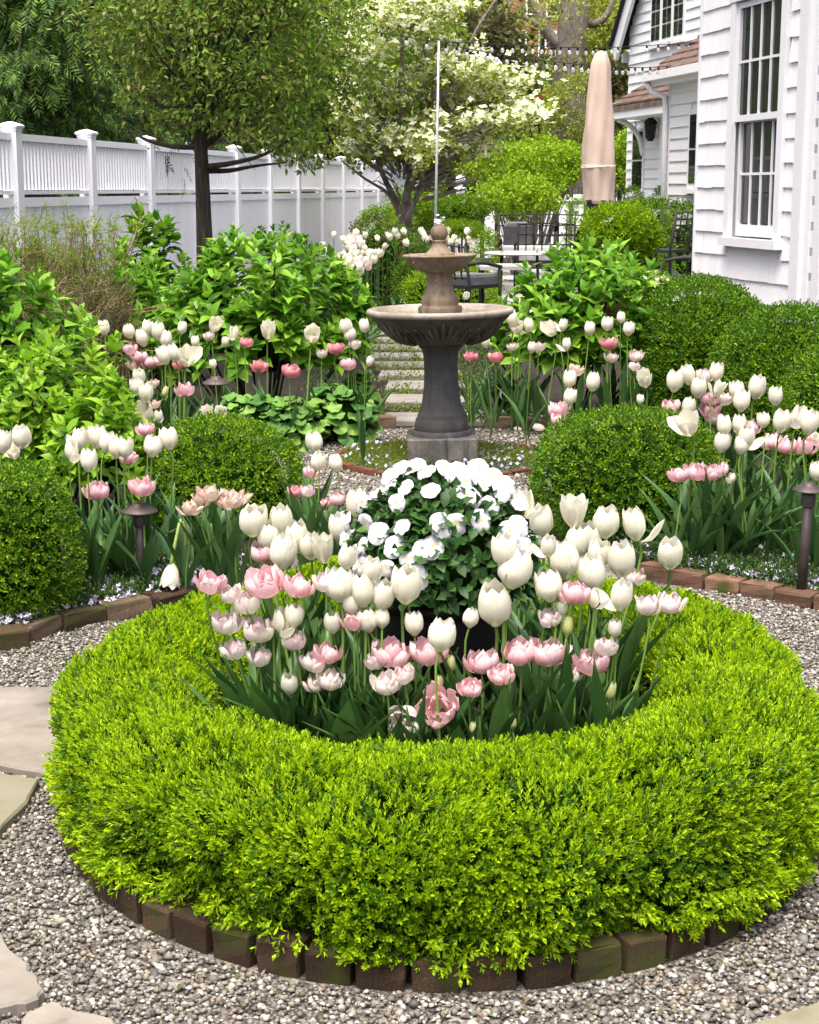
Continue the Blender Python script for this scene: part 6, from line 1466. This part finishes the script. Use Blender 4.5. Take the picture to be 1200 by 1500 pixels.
# ================================================================== terrace, furniture, umbrella
tp = [at_z(640, 430)[:2] + (0, 0), (4.2, 19.2), (5.5, 30), (-.2, 31.5), (-.2, 22)]
ter = put('terrace', mesh_of('terrace', *fill_sheet([(.35, 17.6), (3.4, 17.2), (3.9, 30.0), (.2, 30.0)], .02), M['gravel']), kind='structure')
for i in range(7):
    for j in range(11):
        x0, y0 = .40 + i * .5, 17.7 + j * 1.12
        if x0 > 3.6: continue
        put('paver', Acc().box((x0 + .245, y0 + .55, .035), (.244, .552, .015)).mesh('paver', M['paver']), ter)
def grid_chair(name, label, cat, loc, ang, w, h, seat, cols, rows, arms=True, depth=.5, cushion=None, group=None):
    t = thing(name, label, cat, loc, (0, 0, ang), group)
    r_ = .014
    for sx in (-1, 1):
        put('leg', mesh_of('leg', *tube([(sx * w / 2, depth / 2, 0), (sx * w / 2, depth / 2 - .03, seat), (sx * w / 2, depth / 2 + .05, h)], r_ * 1.2, 6), M['iron'], True), t)
        put('leg', mesh_of('leg', *tube([(sx * w / 2, -depth / 2 - .02, 0), (sx * w / 2, -depth / 2, seat + (.2 if arms else 0))], r_ * 1.2, 6), M['iron'], True), t)
        if arms: put('armrest', mesh_of('armrest', *tube(curve([(sx * w / 2, depth / 2, seat + .24), (sx * w / 2, 0, seat + .25), (sx * w / 2, -depth / 2 - .03, seat + .2)], 7), r_ * 1.5, 6), M['iron'], True), t)
    a = Acc(); yb = lambda z: depth / 2 - .03 + .08 * (z - seat) / (h - seat)
    for i in range(cols + 1):
        x = -w / 2 + w * i / cols; a.tube([(x, yb(seat + .08), seat + .08), (x, yb(h), h + .02 * math.sin(PI * i / cols))], .009, 5)
    for j in range(rows + 1):
        z = seat + .10 + (h - seat - .12) * j / rows; a.tube([(-w / 2, yb(z), z), (0, yb(z) + .015, z + .02 * (j == rows)), (w / 2, yb(z), z)], .010, 5)
    a.put('backrest', M['iron'], t, True)
    put('seat', Acc().box((0, 0, seat), (w / 2, depth / 2, .018)).mesh('seat', M['iron']), t)
    if cushion:
        V, F = prism([(-w / 2 + .02, -depth / 2), (w / 2 - .02, -depth / 2), (w / 2 - .02, depth / 2 - .04), (-w / 2 + .02, depth / 2 - .04)], seat + .02, seat + .13, .03); put('cushion', mesh_of('cushion', V, F, M[cushion]), t)
    return t
grid_chair('metal_bench', 'black metal settee with grid back and pale cushion facing the far side', 'bench', (X(792, 23.2), 23.2, .04), PI, .78, .98, .45, 7, 3, True, .6, 'cushion')
grid_chair('metal_bench', 'longer black metal settee with pale cushion behind the nearer settee', 'bench', (X(790, 26.0), 26.0, .04), 0, 1.35, 1.05, .45, 10, 3, True, .6, 'cushion')
put_c = lambda loc, ang, sx: None
sc_ = thing('lounge_cushion', 'grey cushion leaning in the longer settee', 'cushion', (X(752, 25.9), 25.86, .60), (R(12), 0, .1))
V, F = prism([(-.2, -.07), (.2, -.07), (.2, .07), (-.2, .07)], 0, .38, .05); put('pillow', mesh_of('pillow', V, F, M['cushion_grey']), sc_)
grid_chair('bar_chair', 'tall black iron chair with square grid back right of the big box ball', 'chair', (X(962, 19.8), 19.8, .04), -2.2, .46, 1.18, .72, 3, 5, False, .46)
grid_chair('garden_chair', 'black cast chair by the shingled corner, its curved arms catching light', 'chair', (X(996, 19.2), 19.2, .04), -1.9, .5, .88, .42, 5, 3, True, .5)
grid_chair('garden_chair', 'black cast chair just right of the fountain, turned to the left', 'chair', (X(682, 17.8), 17.8, .04), 2.35, .5, .86, .42, 5, 3, True, .5, 'cushion_grey')
tb = thing('patio_table', 'pale topped patio table half hidden by the right hydrangea', 'table', (X(757, 20.2), 20.2, .04))
put('table_top', mesh_of('table_top', *lathe([(.001, .66), (.42, .66), (.44, .672), (.42, .69), (.001, .69)], 32), M['paver']), tb)
for q in range(4): put('leg', mesh_of('leg', *tube([(.35 * math.cos(q * PI / 2 + .7), .35 * math.sin(q * PI / 2 + .7), 0), (.30 * math.cos(q * PI / 2 + .7), .30 * math.sin(q * PI / 2 + .7), .70)], .016, 6), M['iron'], True), tb)
tb2 = thing('coffee_table', 'low white table beside the garden chair, behind the hydrangea', 'table', (X(735, 18.3), 18.3, .04))
put('table_top', Acc().box((0, 0, .60), (.28, .35, .02)).mesh('table_top', M['paver']), tb2)
for sx in (-1, 1):
    for sy in (-1, 1): put('leg', Acc().box((sx * .25, sy * .31, .29), (.018, .018, .29)).mesh('leg', M['iron']), tb2)
# closed umbrella in its tan cover
d = 22.2; ux = X(867, d)
um = thing('closed_umbrella', 'tall closed patio umbrella in a tan canvas cover with a seam', 'umbrella', (ux, d, .02), (R(0), R(.4), 0))
zz = lambda y: ZT(y, d)
prof = [(2.5, 303), (24, 300), (26, 290), (27, 272), (29.5, 253), (30.5, 246), (29.5, 244), (29, 230), (27.5, 190), (22, 135), (15.5, 100), (11, 85), (8, 80), (3, 77), (.1, 76.5)]
prof = [(r_ * d / FPX * (.78 if r_ > 20 else .9), zz(y)) for r_, y in prof]
V, F = lathe(curve([(a_, b_, 0) for a_, b_ in prof], 46)[:, :2], 40)
an = np.arctan2(V[:, 1], V[:, 0]); rr = np.hypot(V[:, 0], V[:, 1]); fo = 1 + (.09 * np.sin(an * 4 + V[:, 2] * 2.1) + .07 * np.sin(an * 7 - V[:, 2] * 3) + .03 * np.sin(an * 3 + V[:, 2] * 9)) * np.clip(rr / .2, 0, 1); V[:, 0] *= fo; V[:, 1] *= fo
V[:, 0] += -.025 * np.sin((V[:, 2] - 1.3) * 1.1)
put('cover', mesh_of('cover', V, F, M['cover_cloth'], True), um)
put('seam', mesh_of('seam', *(lambda P: tube(P, .008, 5))([(math.cos(t_) * .225 * (1 + .04 * math.sin(4 * t_ + 3.5)) - .02, math.sin(t_) * .225 * (1 + .04 * math.sin(4 * t_ + 3.5)), zz(246) + .02 * math.cos(t_ - .5)) for t_ in np.linspace(0, 2 * PI, 33)]), M['cover_cloth'], True), um)
put('pole', mesh_of('pole', *tube([(0, 0, 0), (0, 0, zz(298))], .035, 10), M['iron'], True), um)
put('base', mesh_of('base', *lathe([(.001, 0), (.28, 0), (.28, .05), (.06, .10), (.05, .2), (.001, .21)], 20), M['iron'], True), um)
a = Acc(); a.lathe([(.10, zz(312)), (.17, zz(300)), (.19, zz(296)), (.16, zz(294))], 16); a.put('dark_hem', M['iron'], um, True)
# pot with white alyssum under the big box ball
bp = thing('clay_planter', 'clay planter spilling white flowers below the big box ball', 'planter', (X(900, 16.9), 16.7, .04))
put('pot', mesh_of('pot', *lathe([(.001, 0), (.17, 0), (.22, .26), (.24, .27), (.24, .32), (.2, .32)], 20), M['terracotta'], True), bp)
D = rnd(700); P = D * (.42, .34, .13) + (0.06, -.02, .50); multi(CLUST, P, rnd(700), rnd(700) + (0, 0, 1), .10).put('foliage', M['hyd'], bp, kind='stuff')
P = norm(rnd(260)) * (.43, .36, .15) + (.1, -.05, .50); multi(BRACT, P, rnd(260), norm(rnd(260) + (0, -.6, .8)), .05).put('blossom', M['petal_white'], bp, kind='stuff')
# string light pole and festoon
d = 20.0; pp = thing('light_pole', 'slender grey metal pole holding the string lights behind the fountain', 'pole', (X(635, d), d, 0))
top = at_d(643, 60, d); put('shaft', mesh_of('shaft', *tube([(0, 0, 0), (top[0] - X(635, d), 0, top[2])], [.019, .014], 10), M['galv'], True), pp)
put('hook', mesh_of('hook', *tube([(top[0] - X(635, d), 0, top[2]), (top[0] - X(635, d) + .02, 0, top[2] + .06), (top[0] - X(635, d) + .05, 0, top[2] + .05)], .008, 5), M['galv'], True), pp)
put('foot', mesh_of('foot', *lathe([(.001, 0), (.09, 0), (.09, .02), (.035, .03), (.03, .08)], 14), M['galv'], True), pp)
bulb_me = mesh_of('bulb', *lathe([(.010, .0), (.017, -.015), (.025, -.036), (.023, -.052), (.012, -.063), (.001, -.066)], 10), M['bulb'], True)
sock_me = mesh_of('socket', *lathe([(.010, .045), (.016, .03), (.017, .0), (.001, -.004)], 8), M['iron'], True)
def festoon(label, pts, n):
    P = curve(pts, 60); t = thing('string_lights', label, 'string lights', tuple(P[0])); 
    put('cable', mesh_of('cable', *tube(P - P[0], .006, 4), M['iron'], True), t)
    s = np.r_[0, np.cumsum(np.linalg.norm(np.diff(P, axis=0), axis=1))]
    for i in range(n):
        m = s[-1] * (i + .6) / n; p = np.array([np.interp(m, s, P[:, k]) for k in range(3)]) - P[0] - (0, 0, .04)
        so = put('socket', sock_me, t, tuple(p), (rng.normal() * .12, rng.normal() * .12, 0)); put('bulb', bulb_me, so)
e1 = w2.p(1.9, .12, w2.uz(1000, 66)[1])
festoon('upper string of clear bulbs stretched nearly level from pole to house', [at_d(644, 61, 20), at_d(740, 65, 22), at_d(860, 70, 25), at_d(925, 68, 27), at_d(1018, 62, 25.2)], 26)
festoon('lower string of clear bulbs sagging between pole and house', [at_d(644, 63, 20), at_d(700, 74, 20.6), at_d(760, 84, 21.3), at_d(858, 95, 22.5), at_d(940, 99, 24), at_d(1020, 93, 25)], 30)
festoon('bare end of cable running left from the pole into the dogwood', [at_d(643, 62, 20), at_d(600, 55, 21), at_d(545, 46, 22)], 3)

# ================================================================== path lamps
def mushroom_lamp(label, px, py_hat, py_foot, d=None, w=None, lean=0.0):
    f = at_z(px, py_foot, .045) if d is None else np.array((X(px, d), d, .045)); d = f[1]
    h = at_d(px, py_hat, d)[2] - .045; r_ = (w or 46) / FPX * d / 2; q = r_ / .13
    t = thing('path_lamp', label, 'garden lamp', tuple(f), (0, lean, 0))
    put('post', mesh_of('post', *tube([(0, 0, -.05), (0, 0, h - .02)], [.019, .017], 12), M['bronze'], True), t)
    put('lamp_shade', mesh_of('lamp_shade', *lathe([(.001, h - .018 * q), (r_ * .5, h - .024 * q), (r_ * .97, h - .040 * q), (r_, h - .036 * q), (r_ * .94, h - .026 * q), (r_ * .60, h - .000 * q), (r_ * .40, h + .010 * q), (r_ * .38, h + .024 * q), (r_ * .30, h + .030 * q), (.001, h + .031 * q)], 28), M['bronze'], True), t)
    put('collar', mesh_of('collar', *lathe([(.022, h - .075), (.026, h - .06), (.026, h - .03), (.022, h - .025)], 12), M['bronze'], True), t)
mushroom_lamp('bronze mushroom path lamp among tulips in the left bed', 208, 742, 862, w=56)
mushroom_lamp('bronze mushroom path lamp at the right edge of the picture', 1174, 712, 868, w=50, lean=R(1.5))
mushroom_lamp('small bronze mushroom lamp by the lobed leaves, only its hat showing', 320, 556, 615, d=8.9, w=42)
sp = at_z(742, 600, .06); t = thing('ground_spotlight', 'small round spotlight sunk in the bed right of the fountain', 'spotlight', tuple(at_d(742, 577, sp[1])), (R(70), 0, R(8)))
put('housing', mesh_of('housing', *lathe([(.001, -.12), (.05, -.11), (.055, .0), (.062, .01), (.055, .014)], 18), M['iron'], True), t)
put('lens', mesh_of('lens', *lathe([(.050, .004), (.03, .016), (.001, .02)], 16), M['lamp_lens'], True), t)
put('stake', mesh_of('stake', *tube([(0, -.01, -.09), (0, -.03, -.16)], .012, 6), M['iron'], True), t)
